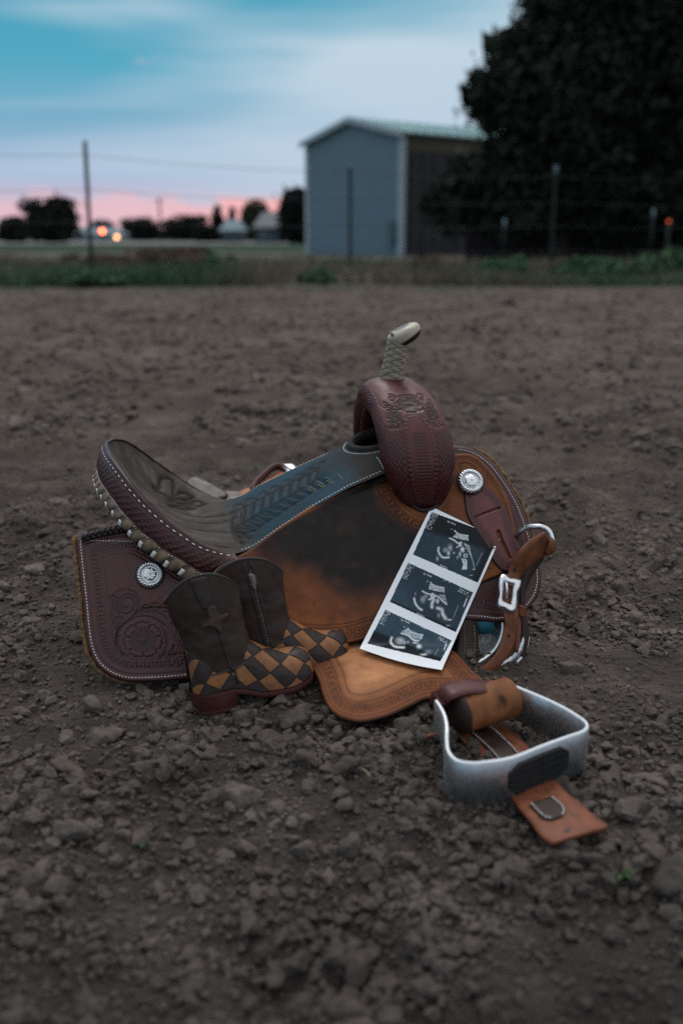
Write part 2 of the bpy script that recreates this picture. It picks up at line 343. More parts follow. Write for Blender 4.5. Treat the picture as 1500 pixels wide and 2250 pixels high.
def soil_mat(name, ground=True):
    m, t, p = new_mat(name); L = t.links.new; nn = t.nodes.new
    g = nn('ShaderNodeNewGeometry'); tcn = nn('ShaderNodeTexCoord')
    src = tcn.outputs['Object']
    def noise(s, d=5, r=.6):
        n = nn('ShaderNodeTexNoise'); n.inputs['Scale'].default_value = s; n.inputs['Detail'].default_value = d; n.inputs['Roughness'].default_value = r; L(src, n.inputs['Vector']); return n.outputs[0]
    def cramp(v, stops):
        r = nn('ShaderNodeValToRGB'); setramp(r, stops); L(v, r.inputs[0]); return r.outputs[0]
    def mix(f, a, b, bt='MIX'):
        x = nn('ShaderNodeMix'); x.data_type = 'RGBA'; x.blend_type = bt
        for s, v in ((x.inputs[0], f), (x.inputs[6], a), (x.inputs[7], b)):
            if isinstance(v, (int, float)): s.default_value = v
            elif isinstance(v, tuple): s.default_value = v + (1,)
            else: L(v, s)
        return x.outputs[2]
    def mrange(v, a, b, c=0.0, d=1.0):
        r = nn('ShaderNodeMapRange'); r.inputs[1].default_value = a; r.inputs[2].default_value = b; r.inputs[3].default_value = c; r.inputs[4].default_value = d; L(v, r.inputs[0]); return r.outputs[0]
    c = cramp(noise(7, 8, .65), [(.3, (.056, .046, .040)), (.5, (.096, .079, .068)), (.72, (.16, .134, .116))] if ground else [(.3, (.090, .074, .064)), (.5, (.142, .118, .102)), (.72, (.225, .19, .166))])
    c = mix(mrange(noise(1.3, 4), .4, .65), c, mix(1.0, c, (.62, .61, .62), 'MULTIPLY'))
    c = mix(1.0, c, cramp(noise(160, 4, .7), [(.25, (.6, .6, .6)), (.75, (1.25, 1.22, 1.2))]), 'MULTIPLY')
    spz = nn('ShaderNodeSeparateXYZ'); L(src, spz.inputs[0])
    c = mix(mrange(spz.outputs['Y'], .7, 1.3, .75, 0.0), c, mix(1.0, c, (.55, .57, .6), 'MULTIPLY'))     # vignette-like darkening put into the soil colour nearest the camera
    h = nn('ShaderNodeMath'); h.operation = 'ADD'
    vor = nn('ShaderNodeTexVoronoi'); vor.feature = 'F1'; vor.inputs['Scale'].default_value = 95; vor.inputs['Randomness'].default_value = 1; L(src, vor.inputs['Vector'])
    vinv = nn('ShaderNodeMath'); vinv.operation = 'MULTIPLY'; vinv.inputs[1].default_value = -1.1 if ground else -.3; L(vor.outputs['Distance'], vinv.inputs[0])
    hv = nn('ShaderNodeMath'); hv.operation = 'ADD'; L(vinv.outputs[0], hv.inputs[0])
    m1 = nn('ShaderNodeMath'); m1.operation = 'MULTIPLY'; L(noise(70, 6, .7), m1.inputs[0]); m1.inputs[1].default_value = 1.0
    L(m1.outputs[0], h.inputs[0]); m2 = nn('ShaderNodeMath'); m2.operation = 'MULTIPLY'; L(noise(330, 4, .7), m2.inputs[0]); m2.inputs[1].default_value = .4; L(m2.outputs[0], h.inputs[1])
    b = nn('ShaderNodeBump'); b.inputs['Strength'].default_value = .9; b.inputs['Distance'].default_value = .012 if ground else .004
    L(h.outputs[0], hv.inputs[1]); L(hv.outputs[0], b.inputs['Height']); L(b.outputs[0], p.inputs['Normal'])
    if ground:                              # what grows or lies on the land further out, by distance from the arena
        sp_ = nn('ShaderNodeSeparateXYZ'); L(src, sp_.inputs[0]); Y = sp_.outputs['Y']
        w1 = nn('ShaderNodeMath'); w1.operation = 'MULTIPLY_ADD'; L(noise(.5, 4), w1.inputs[0]); w1.inputs[1].default_value = 4.0; L(Y, w1.inputs[2]); YW = w1.outputs[0]
        weeds = cramp(noise(1.1, 5), [(.35, (.045, .055, .036)), (.52, (.075, .072, .048)), (.66, (.13, .10, .075))])
        c = mix(mrange(Y, 1.4, 5.5, 0.0, 1.0), c, mix(1.0, c, (1.40, 1.30, 1.22), 'MULTIPLY'))    # colour turns paler with distance from the camera
        c = mix(mrange(YW, 13.6, 14.8), c, weeds)
        c = mix(mrange(YW, 27, 31), c, cramp(noise(.4, 4), [(.4, (.10, .082, .068)), (.6, (.16, .135, .115))]))
        c = mix(mrange(YW, 54, 60), c, cramp(noise(.2, 4), [(.4, (.012, .032, .016)), (.6, (.02, .045, .022))]))
        c = mix(mrange(YW, 118, 126), c, (.20, .195, .19))
        c = mix(mrange(YW, 175, 185), c, (.03, .035, .025))
    L(c, p.inputs['Base Color']); p.inputs['Roughness'].default_value = .95; p.inputs['Specular IOR Level'].default_value = .15
    return m
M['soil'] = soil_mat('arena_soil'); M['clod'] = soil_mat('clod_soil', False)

# ------------------------------------------------------------------ ground
def spread(dense, first, ratio, last):
    v = []; x = 0; d = first
    while x < last: x += d; v.append(x); d *= ratio
    return np.array(v)
ex = spread(None, .008, 1.075, 900)
xs = np.r_[-(1.15 + ex)[::-1], np.arange(-1.15, 1.1501, .0095), 1.15 + ex]
ey = spread(None, .008, 1.028, 1500)
ys = np.r_[.45 - spread(None, .01, 1.25, 30)[::-1], np.arange(.45, 2.3, .009), 2.3 + ey]
GX, GY = np.meshgrid(xs, ys, indexing='ij')
GZ = ground_z(GX, GY)
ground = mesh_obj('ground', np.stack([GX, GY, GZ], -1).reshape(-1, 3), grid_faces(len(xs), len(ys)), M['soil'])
tag(ground, 'dry grey brown arena dirt with weeds and fields further out', 'ground', kind='structure')

# loose clods of soil: too many to count
def icosphere(sub):
    p = (1 + 5 ** .5) / 2
    V = [(-1, p, 0), (1, p, 0), (-1, -p, 0), (1, -p, 0), (0, -1, p), (0, 1, p), (0, -1, -p), (0, 1, -p), (p, 0, -1), (p, 0, 1), (-p, 0, -1), (-p, 0, 1)]
    V = [np.array(v) / np.linalg.norm(v) for v in V]
    F = [(0, 11, 5), (0, 5, 1), (0, 1, 7), (0, 7, 10), (0, 10, 11), (1, 5, 9), (5, 11, 4), (11, 10, 2), (10, 7, 6), (7, 1, 8), (3, 9, 4), (3, 4, 2), (3, 2, 6), (3, 6, 8), (3, 8, 9), (4, 9, 5), (2, 4, 11), (6, 2, 10), (8, 6, 7), (9, 8, 1)]
    for _ in range(sub):
        c = {}; G = []
        def mid(a, b):
            k = (min(a, b), max(a, b))
            if k not in c:
                m = V[a] + V[b]; V.append(m / np.linalg.norm(m)); c[k] = len(V) - 1
            return c[k]
        for a, b, d in F:
            x, y, z = mid(a, b), mid(b, d), mid(d, a); G += [(a, x, z), (b, y, x), (d, z, y), (x, y, z)]
        F = G
    return np.array(V), np.array(F)
def lump(sub, seed, rough=.34):
    V, F = icosphere(sub); r = np.random.default_rng(seed)
    for _ in range(9):                      # knock flats off the ball, as broken clods have
        n = r.normal(size=3); n /= np.linalg.norm(n); k = r.uniform(.35, .75); d = V @ n; V = V - np.maximum(d - k, 0)[:, None] * n * .85
    V = V * (1 + rough * (r.random((len(V), 1)) - .5)) * r.uniform(.7, 1.25, 3)
    return V, F
def scatter(name, n, sub, smin, smax, power, region, sink, seed, mat):
    r = np.random.default_rng(seed); vars_ = [lump(sub, seed * 31 + i, .5 if sub < 2 else .36) for i in range(10)]
    x0, x1, y0, y1 = region
    # even density per picture area would crowd the distance: draw y so that density falls off with distance
    y = y0 * (y1 / y0) ** (r.random(n) ** .8); half = .2 + y * .43; x = r.uniform(-1, 1, n) * np.minimum(half, max(abs(x0), abs(x1)))
    fb = fbm(x * 3.0 + 9, y * 3.0 + 4, 3, 77); keep = (fb + .35 * r.random(n) > .48) if sub == 0 else (fb + .20 * r.random(n) > .545)
    x, y = x[keep], y[keep]; n = len(x)
    s = smin * (smax / smin) ** (r.random(n) ** power)
    VV = []; FF = []; off = 0
    q = r.normal(size=(n, 4)); q /= np.linalg.norm(q, axis=1)[:, None]
    a, b, c, d = q.T
    Rm = np.stack([1 - 2 * (c * c + d * d), 2 * (b * c - a * d), 2 * (b * d + a * c), 2 * (b * c + a * d), 1 - 2 * (b * b + d * d), 2 * (c * d - a * b), 2 * (b * d - a * c), 2 * (c * d + a * b), 1 - 2 * (b * b + c * c)], 1).reshape(n, 3, 3)
    z = ground_z(x, y) + s * sink
    vi = r.integers(0, 10, n)
    for v in range(10):
        k = np.where(vi == v)[0]
        if not len(k): continue
        V, F = vars_[v]
        P = np.einsum('nij,vj->nvi', Rm[k], V) * s[k, None, None]; P[:, :, 2] *= .8
        P += np.stack([x[k], y[k], z[k]], 1)[:, None]
        VV.append(P.reshape(-1, 3)); FF.append((F[None] + (np.arange(len(k)) * len(V))[:, None, None]).reshape(-1, 3) + off); off += len(k) * len(V)
    o = mesh_obj(name, np.vstack(VV), np.vstack(FF), mat, smooth=sub >= 2)
    return o
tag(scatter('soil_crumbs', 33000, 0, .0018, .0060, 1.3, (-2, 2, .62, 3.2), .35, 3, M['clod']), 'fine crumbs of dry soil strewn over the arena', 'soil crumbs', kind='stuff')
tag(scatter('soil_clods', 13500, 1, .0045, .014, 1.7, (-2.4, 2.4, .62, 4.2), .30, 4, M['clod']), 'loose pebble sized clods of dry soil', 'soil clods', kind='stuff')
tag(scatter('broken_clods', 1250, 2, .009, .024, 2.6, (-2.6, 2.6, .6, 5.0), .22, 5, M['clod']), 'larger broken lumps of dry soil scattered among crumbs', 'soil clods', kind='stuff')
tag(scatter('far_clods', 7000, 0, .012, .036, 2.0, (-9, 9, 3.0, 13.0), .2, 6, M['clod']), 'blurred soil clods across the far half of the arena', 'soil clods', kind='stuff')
for i, (px, py, s, lab) in enumerate([
        (541, 1596, .021, 'pale upright soil lump just below the front boot toe'), (655, 1598, .017, 'flat pale soil lump below the rear boot toe'),
        (205, 1556, .024, 'rounded soil lump below the tooled rear skirt'), (540, 1765, .026, 'broad flat soil lump in the middle foreground'),
        (1392, 1365, .020, 'pale soil lump on the right beyond the buckle strap'), (1250, 1478, .021, 'angular soil lump right of the far stirrup'),
        (815, 1895, .018, 'pale soil lump in the blurred foreground centre'), (310, 1700, .020, 'soil lump left in the foreground below the boots')]):
    g = ground_at((px, py)); V, F = lump(3, 90 + i, .10); V = V * s * np.array([1.1, .9, .75])
    V = V * (1 + .25 * (fbm(V[:, 0:1] * 150 + i, V[:, 1:2] * 150 + V[:, 2:3] * 90, 3, i) - .5))
    tag(mesh_obj('dirt_clod', V + np.array([g[0], g[1], float(ground_z(g[0], g[1])) + s * .28]), F, M['clod']), lab, 'dirt clod', 'large dirt clods near the saddle')


# ------------------------------------------------------------------ saddle: frame (s forward, t to its left = away, z up)
YAW = R(10); FW = np.array([math.cos(YAW), math.sin(YAW), 0]); LF = np.array([-math.sin(YAW), math.cos(YAW), 0]); UPV = np.array([0, 0, 1.0])
ORG = np.array([-.09, 1.591, 0])
B3 = np.stack([FW, LF, UPV])
def W(q): return ORG + np.asarray(q, float) @ B3
def loc(p): return (np.asarray(p, float) - ORG) @ B3.T
def hit(px, f, k0=.5, k1=4.5):              # where the ray through a photo pixel meets the surface f = 0 (saddle frame)
    d = rays(px) @ B3.T; o = loc(CAM); a = np.full(d.shape[:-1], k0); b = np.full(d.shape[:-1], k1)
    for _ in range(44):
        m = (a + b) / 2; v = f(o + d * m[..., None]); a = np.where(v < 0, m, a); b = np.where(v < 0, b, m)
    return o + d * ((a + b) / 2)[..., None]
def Tside(z): return -.25 * np.clip(1 - z / .34, .004, 2) ** .75
def side(off=0.0): return lambda q: q[..., 1] - (Tside(q[..., 2]) - (off(q) if callable(off) else off))
def plane_t(t): return lambda q: q[..., 1] - t
def surf_n(px, f):
    e = 1.0; px = np.asarray(px, float)
    a = hit(px + [e, 0], f) - hit(px - [e, 0], f); b = hit(px + [0, e], f) - hit(px - [0, e], f)
    n = np.cross(b, a); n /= np.linalg.norm(n, axis=-1, keepdims=True) + 1e-12
    d = rays(px) @ B3.T; n *= -np.sign(np.sum(n * d, -1, keepdims=True)); return n

# tooling patterns (heights in metres, masks 0..1)
def key_mask(a, d, d0, d1, per):
    cx = (a / per) % 1; cy = (d - d0) / (d1 - d0); k = (cy > 0) & (cy < 1)
    m = ((cx < .16) & (cy > .12)) | ((cy < .2) & (cx < .75)) | ((cx > .6) & (cx < .76) & (cy < .75)) | ((cy > .58) & (cy < .78) & (cx > .32) & (cx < .76)) | ((cy > .86) & (cx > .8)) | ((cy > .86) & (cx < .16))
    return (m & k).astype(float)
def line_mask(d, c, w): return np.exp(-((d - c) / w) ** 2)
def weave(x, y, cell):
    u, v = x / cell, y / cell; i, j = np.floor(u), np.floor(v); fu, fv = u - i, v - j
    odd = (i + j) % 2 > .5
    m = np.where(odd, np.sin(math.pi * fv) * (.75 + .25 * np.cos(fu * 4 * math.pi)), np.sin(math.pi * fu) * (.75 + .25 * np.cos(fv * 4 * math.pi)))
    return np.clip(m, 0, 1)
def stroke_mask(px, lines, w):
    m = np.zeros(len(px))
    for l in lines:
        d, _ = dist_arc(px, np.asarray(l, float), False); m = np.maximum(m, np.exp(-(d / w) ** 2))
    return m
def spiral(cx, cy, r0, r1, a0, turns, n=40):
    a = np.linspace(R(a0), R(a0) + turns * 2 * math.pi, n); r = np.linspace(r0, r1, n); return np.stack([cx + r * np.cos(a), cy + r * np.sin(a)], 1)
def flower(cx, cy, r, petals=6, rot=0, sq=1.0):
    L = []
    for k in range(petals):
        a = rot + k * 2 * math.pi / petals; h = math.pi / petals
        pts = [(cx + r * .22 * math.cos(a + h), cy + r * .22 * math.sin(a + h) * sq)]
        for f, rr in ((.95, .8), (.6, 1.0), (.25, .92), (0, 1.02), (-.25, .92), (-.6, 1.0), (-.95, .8)):
            pts.append((cx + r * rr * math.cos(a + f * h), cy + r * rr * math.sin(a + f * h) * sq))
        pts.append((cx + r * .22 * math.cos(a - h), cy + r * .22 * math.sin(a - h) * sq)); L.append(cr(pts, 4))
        for f in (-.45, 0, .45): L.append(np.array([(cx + r * .2 * math.cos(a + f * h), cy + r * .2 * math.sin(a + f * h) * sq), (cx + r * .68 * math.cos(a + f * h), cy + r * .68 * math.sin(a + f * h) * sq)]))
    a = np.linspace(0, 2 * math.pi, 16); L.append(np.stack([cx + r * .13 * np.cos(a), cy + r * .13 * sq * np.sin(a)], 1)); return L
def leafy(p0, p1, bend, n=3, w=7):          # a bent stem with leaves along it
    p0, p1 = np.array(p0, float), np.array(p1, float); d = p1 - p0; nn_ = np.array([-d[1], d[0]]); L = []
    t = np.linspace(0, 1, 12)[:, None]; C_ = p0 + d * t + nn_ * bend * 4 * t * (1 - t); L.append(C_)
    for k in range(n):
        i = 2 + int(k * 9 / n); tt = C_[i + 1] - C_[i]; tt /= np.linalg.norm(tt) + 1e-9; q = np.array([-tt[1], tt[0]])
        for s_ in (-1, 1): L.append(cr([C_[i], C_[i] + tt * w * .8 + q * s_ * w * .9, C_[i] + tt * w * 1.9 + q * s_ * w * .7], 4))
    return L

def panel(name, outline, surf, mat, parent, spacing=2.6, thick=.004, relief=None, base=(.15, .05, .045), edge=.0014, holes=(), mirror=False, edge_dark=.55, smooth_n=6, asub=None):
    poly = resample(cr(outline, smooth_n, True), spacing, True); n0 = len(poly)
    hp = [resample(np.asarray(h, float), spacing, True) for h in holes]
    x0, y0 = poly.min(0); x1, y1 = poly.max(0)
    gx, gy = np.meshgrid(np.arange(x0, x1, spacing), np.arange(y0, y1, spacing * .87)); gx = gx + (np.arange(gx.shape[0]) % 2)[:, None] * spacing / 2
    g = np.stack([gx.ravel(), gy.ravel()], 1); g = g[inside(g, poly)]
    d, _ = dist_arc(g, poly); g = g[d > spacing * .55]
    for h in hp:
        g = g[~inside(g, h)]; d, _ = dist_arc(g, h); g = g[d > spacing * .5]
    pts = np.vstack([poly] + hp + [g]); loops = [list(range(n0))]; o = n0; edges = []
    for h in hp: edges += [(o + i, o + (i + 1) % len(h)) for i in range(len(h))]; o += len(h)
    v, e, f, *_ = delaunay_2d_cdt([Vector(p) for p in pts], edges, loops, 1, 1e-4)
    pts = np.array([(p.x, p.y) for p in v]); F = np.array([q for q in f if len(q) == 3], int)
    for h in hp:
        c = pts[F].mean(1); F = F[~inside(c, h)]
    c = pts[F]; ar = (c[:, 1, 0] - c[:, 0, 0]) * (c[:, 2, 1] - c[:, 0, 1]) - (c[:, 2, 0] - c[:, 0, 0]) * (c[:, 1, 1] - c[:, 0, 1]); F[ar > 0] = F[ar > 0][:, ::-1]
    d, arc = dist_arc(pts, poly)
    Q = hit(pts, surf); N = surf_n(pts, surf)
    h, col = (np.zeros(len(pts)), np.tile(base, (len(pts), 1))) if relief is None else relief(pts, d, arc, poly)
    er = np.exp(-(d / 2.6) ** 2); h = h - edge * er
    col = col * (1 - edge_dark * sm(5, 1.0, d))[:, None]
    top = Q + N * h[:, None]; bot = Q - N * thick
    if mirror: top = top * [1, -1, 1]; bot = bot * [1, -1, 1]
    nv = len(pts); E = {}
    for a, b, c in F.tolist():
        for p, q in ((a, b), (b, c), (c, a)): E[(p, q)] = 1
    walls = [(p, p + nv, q + nv) for p, q in E if (q, p) not in E] + [(p, q + nv, q) for p, q in E if (q, p) not in E]
    FF = np.vstack([F, F[:, ::-1] + nv, np.array(walls, int)])
    if mirror: FF = FF[:, ::-1]
    fn = sub if asub is not None else mesh_obj
    o = fn(name, W(np.vstack([top, bot])), FF, mat, asub if asub is not None else parent, col=np.vstack([col, col * .3]))
    return o, poly
def stitch_line(P, N, length, gap, wd=.00075, ht=.0007):   # P, N in world
    P = np.asarray(P); L = np.r_[0, np.cumsum(np.linalg.norm(np.diff(P, axis=0), axis=1))]; out = []; s = gap
    f = lambda A, x: np.array([np.interp(x, L, A[:, k]) for k in range(3)])
    while s + length < L[-1]:
        a, b = f(P, s), f(P, s + length); n = f(N, s + length / 2); n /= np.linalg.norm(n); t = b - a; l = np.linalg.norm(t); t /= l + 1e-12; q = np.cross(n, t)
        q *= random.uniform(.85, 1.15)
        m = (a + b) / 2
        ring = [a, m - q * wd, b, m + q * wd]
        v = [a - n * .0004, a * .75 + b * .25 - q * wd, a * .25 + b * .75 - q * wd, b - n * .0004, a * .25 + b * .75 + q * wd, a * .75 + b * .25 + q * wd, a * .7 + b * .3 + n * ht, a * .3 + b * .7 + n * ht]
        out.append((np.array(v), [[0, 1, 6], [1, 2, 7, 6], [2, 3, 7], [3, 4, 7], [4, 5, 6, 7], [5, 0, 6]])); s += length + gap
    return out
def stitches_px(name, lines, surf, part, length=.0034, gap=.0011, mat='thread', lift=.0003, wd=.00075):
    parts = []
    for l in lines:
        l = resample(np.asarray(l, float), 3.0); n = surf_n(l, surf); parts += stitch_line(W(hit(l, surf) + n * lift), n @ B3, length, gap, wd)
    V, F = join(parts); o = sub(name, V, F, M[mat], part, smooth=False); o['kind'] = 'stuff'; return o

saddle = tag(empty('saddle', ORG.tolist(), (0, 0, YAW)), 'tooled brown leather western saddle with dark seat tinted teal like reflected sky sitting on the dirt', 'saddle')

BURG = np.array((.062, .017, .017)); OR = np.array((.20, .064, .024)); DK = np.array((.018, .014, .014)); TAN = np.array((.46, .205, .092))
# ---- tree and bars under the leather, closing the saddle's body
ss = np.linspace(-.215, .30, 30); zz = np.r_[np.linspace(.03, .30, 16)]
Vb = []
for s_ in ss:
    top = np.interp(s_, [-.3, -.24, -.2, -.15, -.1, -.05, 0, .05, .1, .14, .2, .3], [.20, .195, .155, .13, .13, .15, .18, .21, .24, .27, .29, .27]) - .012
    z = np.linspace(.045, top, 14); t = np.minimum(Tside(z) + .022, -.004)
    prof = np.vstack([np.stack([np.full(14, s_), t, z], 1), np.stack([np.full(14, s_), -t[::-1], z[::-1]], 1)]); Vb.append(prof)
mesh_obj('saddle_tree', W(np.vstack(Vb)), grid_faces(len(ss), 28).tolist() + [list(range(28)), list(range(29 * 28, 30 * 28))[::-1]], M['strap_dark'], saddle)

# ---- rear skirt
rs = [(168, 1185), (172, 1230), (178, 1285), (183, 1330), (188, 1383), (195, 1423), (210, 1457), (237, 1482), (273, 1496), (307, 1498), (357, 1496), (420, 1490), (500, 1478), (560, 1460), (575, 1400), (570, 1320), (545, 1285), (500, 1262), (440, 1235), (380, 1200), (330, 1172), (296, 1160), (257, 1162), (223, 1168), (190, 1177), (172, 1181)]
FLOW = flower(315, 1407, 44, 7, .2, .92)
SCR = [spiral(278, 1328, 5, 24, 40, 1.35), spiral(278, 1328, 9, 30, 60, 1.0), cr([(300, 1345), (285, 1365), (262, 1385), (256, 1420), (270, 1452), (305, 1467), (345, 1462), (375, 1445)], 6),
       cr([(300, 1350), (330, 1345), (358, 1352), (380, 1375)], 6), cr([(252, 1372), (246, 1340), (256, 1312)], 6), cr([(262, 1400), (250, 1372), (243, 1352)], 5)]
SCR += leafy((300, 1348), (372, 1340), -.12, 3, 9) + leafy((258, 1385), (250, 1310), .1, 3, 8) + leafy((350, 1462), (384, 1418), .15, 2, 8)
aa = np.linspace(0, 2 * math.pi, 40); SCR += [np.stack([315 + 57 * np.cos(aa), 1407 + 53 * np.sin(aa)], 1)[3:36]]
def rel_rear(p, d, a, poly):
    x, y = p.T; din = np.minimum(d, 200)
    km = key_mask(a, d, 31, 45, 19); ln = np.maximum.reduce([line_mask(d, 16, 1.5), line_mask(d, 28, 1.4), line_mask(d, 48, 1.4), line_mask(d, 55, 1.2)])
    fl = np.hypot(x - 315, (y - 1405) * 1.05) < 60; sc_ = (np.hypot(x - 275, y - 1330) < 36) | ((np.abs(y - 1348) < 14) & (x > 250) & (x < 385)) | fl
    wm = weave(x * .94 + y * .34, -x * .34 + y * .94, 7.0) * (d > 58) * (~sc_)
    st = stroke_mask(p, FLOW + SCR, 1.5) * (d > 50)
    bgd = (sc_ & (d > 50)) * (np.clip(stroke_mask(p, FLOW, 6.0), 0, 1) < .3)
    h = -.0011 * km - .0010 * ln + .0011 * wm - .0014 * st - .0006 * bgd
    c = BURG * (1 + .25 * vnoise(x / 60, y / 60, 3))[:, None]
    c = c * (1 - .75 * km - .5 * ln * (1 - km) - .0 * wm)[:, None] * (1 - .78 * st)[:, None] * (1 - .25 * bgd)[:, None]
    c = c * np.where((d > 58) & ~sc_, .62 + .55 * wm, 1)[:, None]
    c = c * (1 + np.array([.0, .12, .15]) * sm(1300, 1480, y)[:, None])
    return h, np.clip(c, 0, 1)
SR = side(.006)
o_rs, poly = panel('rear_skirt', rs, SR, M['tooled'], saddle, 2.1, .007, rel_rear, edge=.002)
vis = inset(poly, 9); vis = np.array([q for q in vis if q[0] < 420 and not (q[1] < 1190 and q[0] > 185)])
k = np.argmax(np.linalg.norm(vis - np.roll(vis, 1, 0), axis=1)); vis = np.roll(vis, -k, 0)
stitches_px('stitching', [vis], SR, o_rs, .0034, .0012)
# braided lace along the skirt's top edge
bl = resample(cr([(182, 1182), (200, 1177), (223, 1171), (257, 1164), (292, 1158)], 8), 1.2); Lb = np.arange(len(bl)) * 1.2; parts = []
Pb = W(hit(bl, side(.012)))
for ph in range(3):
    off = .0032 * np.sin(Lb / 6.2 + ph * 2 * math.pi / 3); off2 = .0026 * np.sin(2 * (Lb / 6.2 + ph * 2 * math.pi / 3))
    parts.append(tube(Pb + off[:, None] * UPV - off2[:, None] * LF, .0033, 7))
V, F = join(parts); sub('braided_lace', V, F, M['black_edge'], o_rs)
# fleece showing along the rear skirt's edge
rf = np.array([q for q in poly if q[0] < 300 and not (q[1] < 1190 and q[0] > 176)]); k = np.argmax(np.linalg.norm(rf - np.roll(rf, 1, 0), axis=1)); rf = resample(np.roll(rf, -k, 0), 3)
rf = rf + np.stack([-3 + 5 * (vnoise(rf[:, 1] / 9, rf[:, 0] / 9, 4) - .6), 1.5 * vnoise(rf[:, 1] / 7, rf[:, 0], 5)], 1)
V, F = tube(W(hit(rf, side(-.008))), .0022 + .003 * vnoise(rf[:, 0] / 6, rf[:, 1] / 6, 8), 8); mesh_obj('fleece_lining', V, F, M['fleece'], saddle)

# ---- front skirt
fs = [(985, 985), (1012, 979), (1045, 988), (1080, 1012), (1110, 1050), (1132, 1085), (1147, 1115), (1160, 1150), (1171, 1185), (1181, 1222), (1188, 1255), (1188, 1285), (1178, 1315), (1155, 1343), (1128, 1360), (1095, 1368), (1060, 1364), (1030, 1362), (990, 1360), (950, 1340), (930, 1280), (930, 1150), (950, 1050)]
def rel_front(p, d, a, poly):
    x, y = p.T
    ln = np.maximum.reduce([line_mask(d, 15, 1.3), line_mask(d, 27, 1.6), line_mask(d, 33, 1.2)]) ; km = key_mask(a, d, 36, 46, 17) * (y > 1270)
    st = stroke_mask(p, [cr([(1180, 1240), (1150, 1275), (1140, 1310)], 5), cr([(1165, 1230), (1138, 1270), (1130, 1320)], 5), cr([(1150, 1240), (1128, 1275)], 5)], 1.7)
    h = -.0012 * ln - .001 * km - .0011 * st
    c = BURG * np.array([.86, .9, 1.0]) * (1 + .3 * vnoise(x / 40, y / 40, 6))[:, None] * (1 - .5 * np.maximum.reduce([ln, km, st]))[:, None]
    return h, c
SF = side(.008)
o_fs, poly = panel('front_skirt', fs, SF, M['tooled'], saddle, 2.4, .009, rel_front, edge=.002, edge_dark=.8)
vis = inset(poly, 9.5); vis = np.array([q for q in vis if q[0] > 1003]); k = np.argmax(np.linalg.norm(vis - np.roll(vis, 1, 0), axis=1)); vis = np.roll(vis, -k, 0)
stitches_px('stitching', [vis], SF, o_fs, .0034, .0012)
ff_ = np.array([q for q in poly if q[0] > 1035 and q[1] < 1200 or (q[1] > 1352 and q[0] > 1020)])
for grp in (ff_[ff_[:, 1] < 1250], ff_[ff_[:, 1] > 1250]):
    k = np.argmax(np.linalg.norm(grp - np.roll(grp, 1, 0), axis=1)); g_ = resample(np.roll(grp, -k, 0), 3)
    g_ = g_ + np.stack([1.5 + 3 * (vnoise(g_[:, 1] / 8, g_[:, 0] / 8, 4) - .5), 2 * vnoise(g_[:, 1] / 7, g_[:, 0], 5)], 1)
    V, F = tube(W(hit(g_, side(-.009))), .0020 + .003 * vnoise(g_[:, 0] / 6, g_[:, 1] / 6, 8), 8); mesh_obj('fleece_lining', V, F, M['fleece'], saddle)

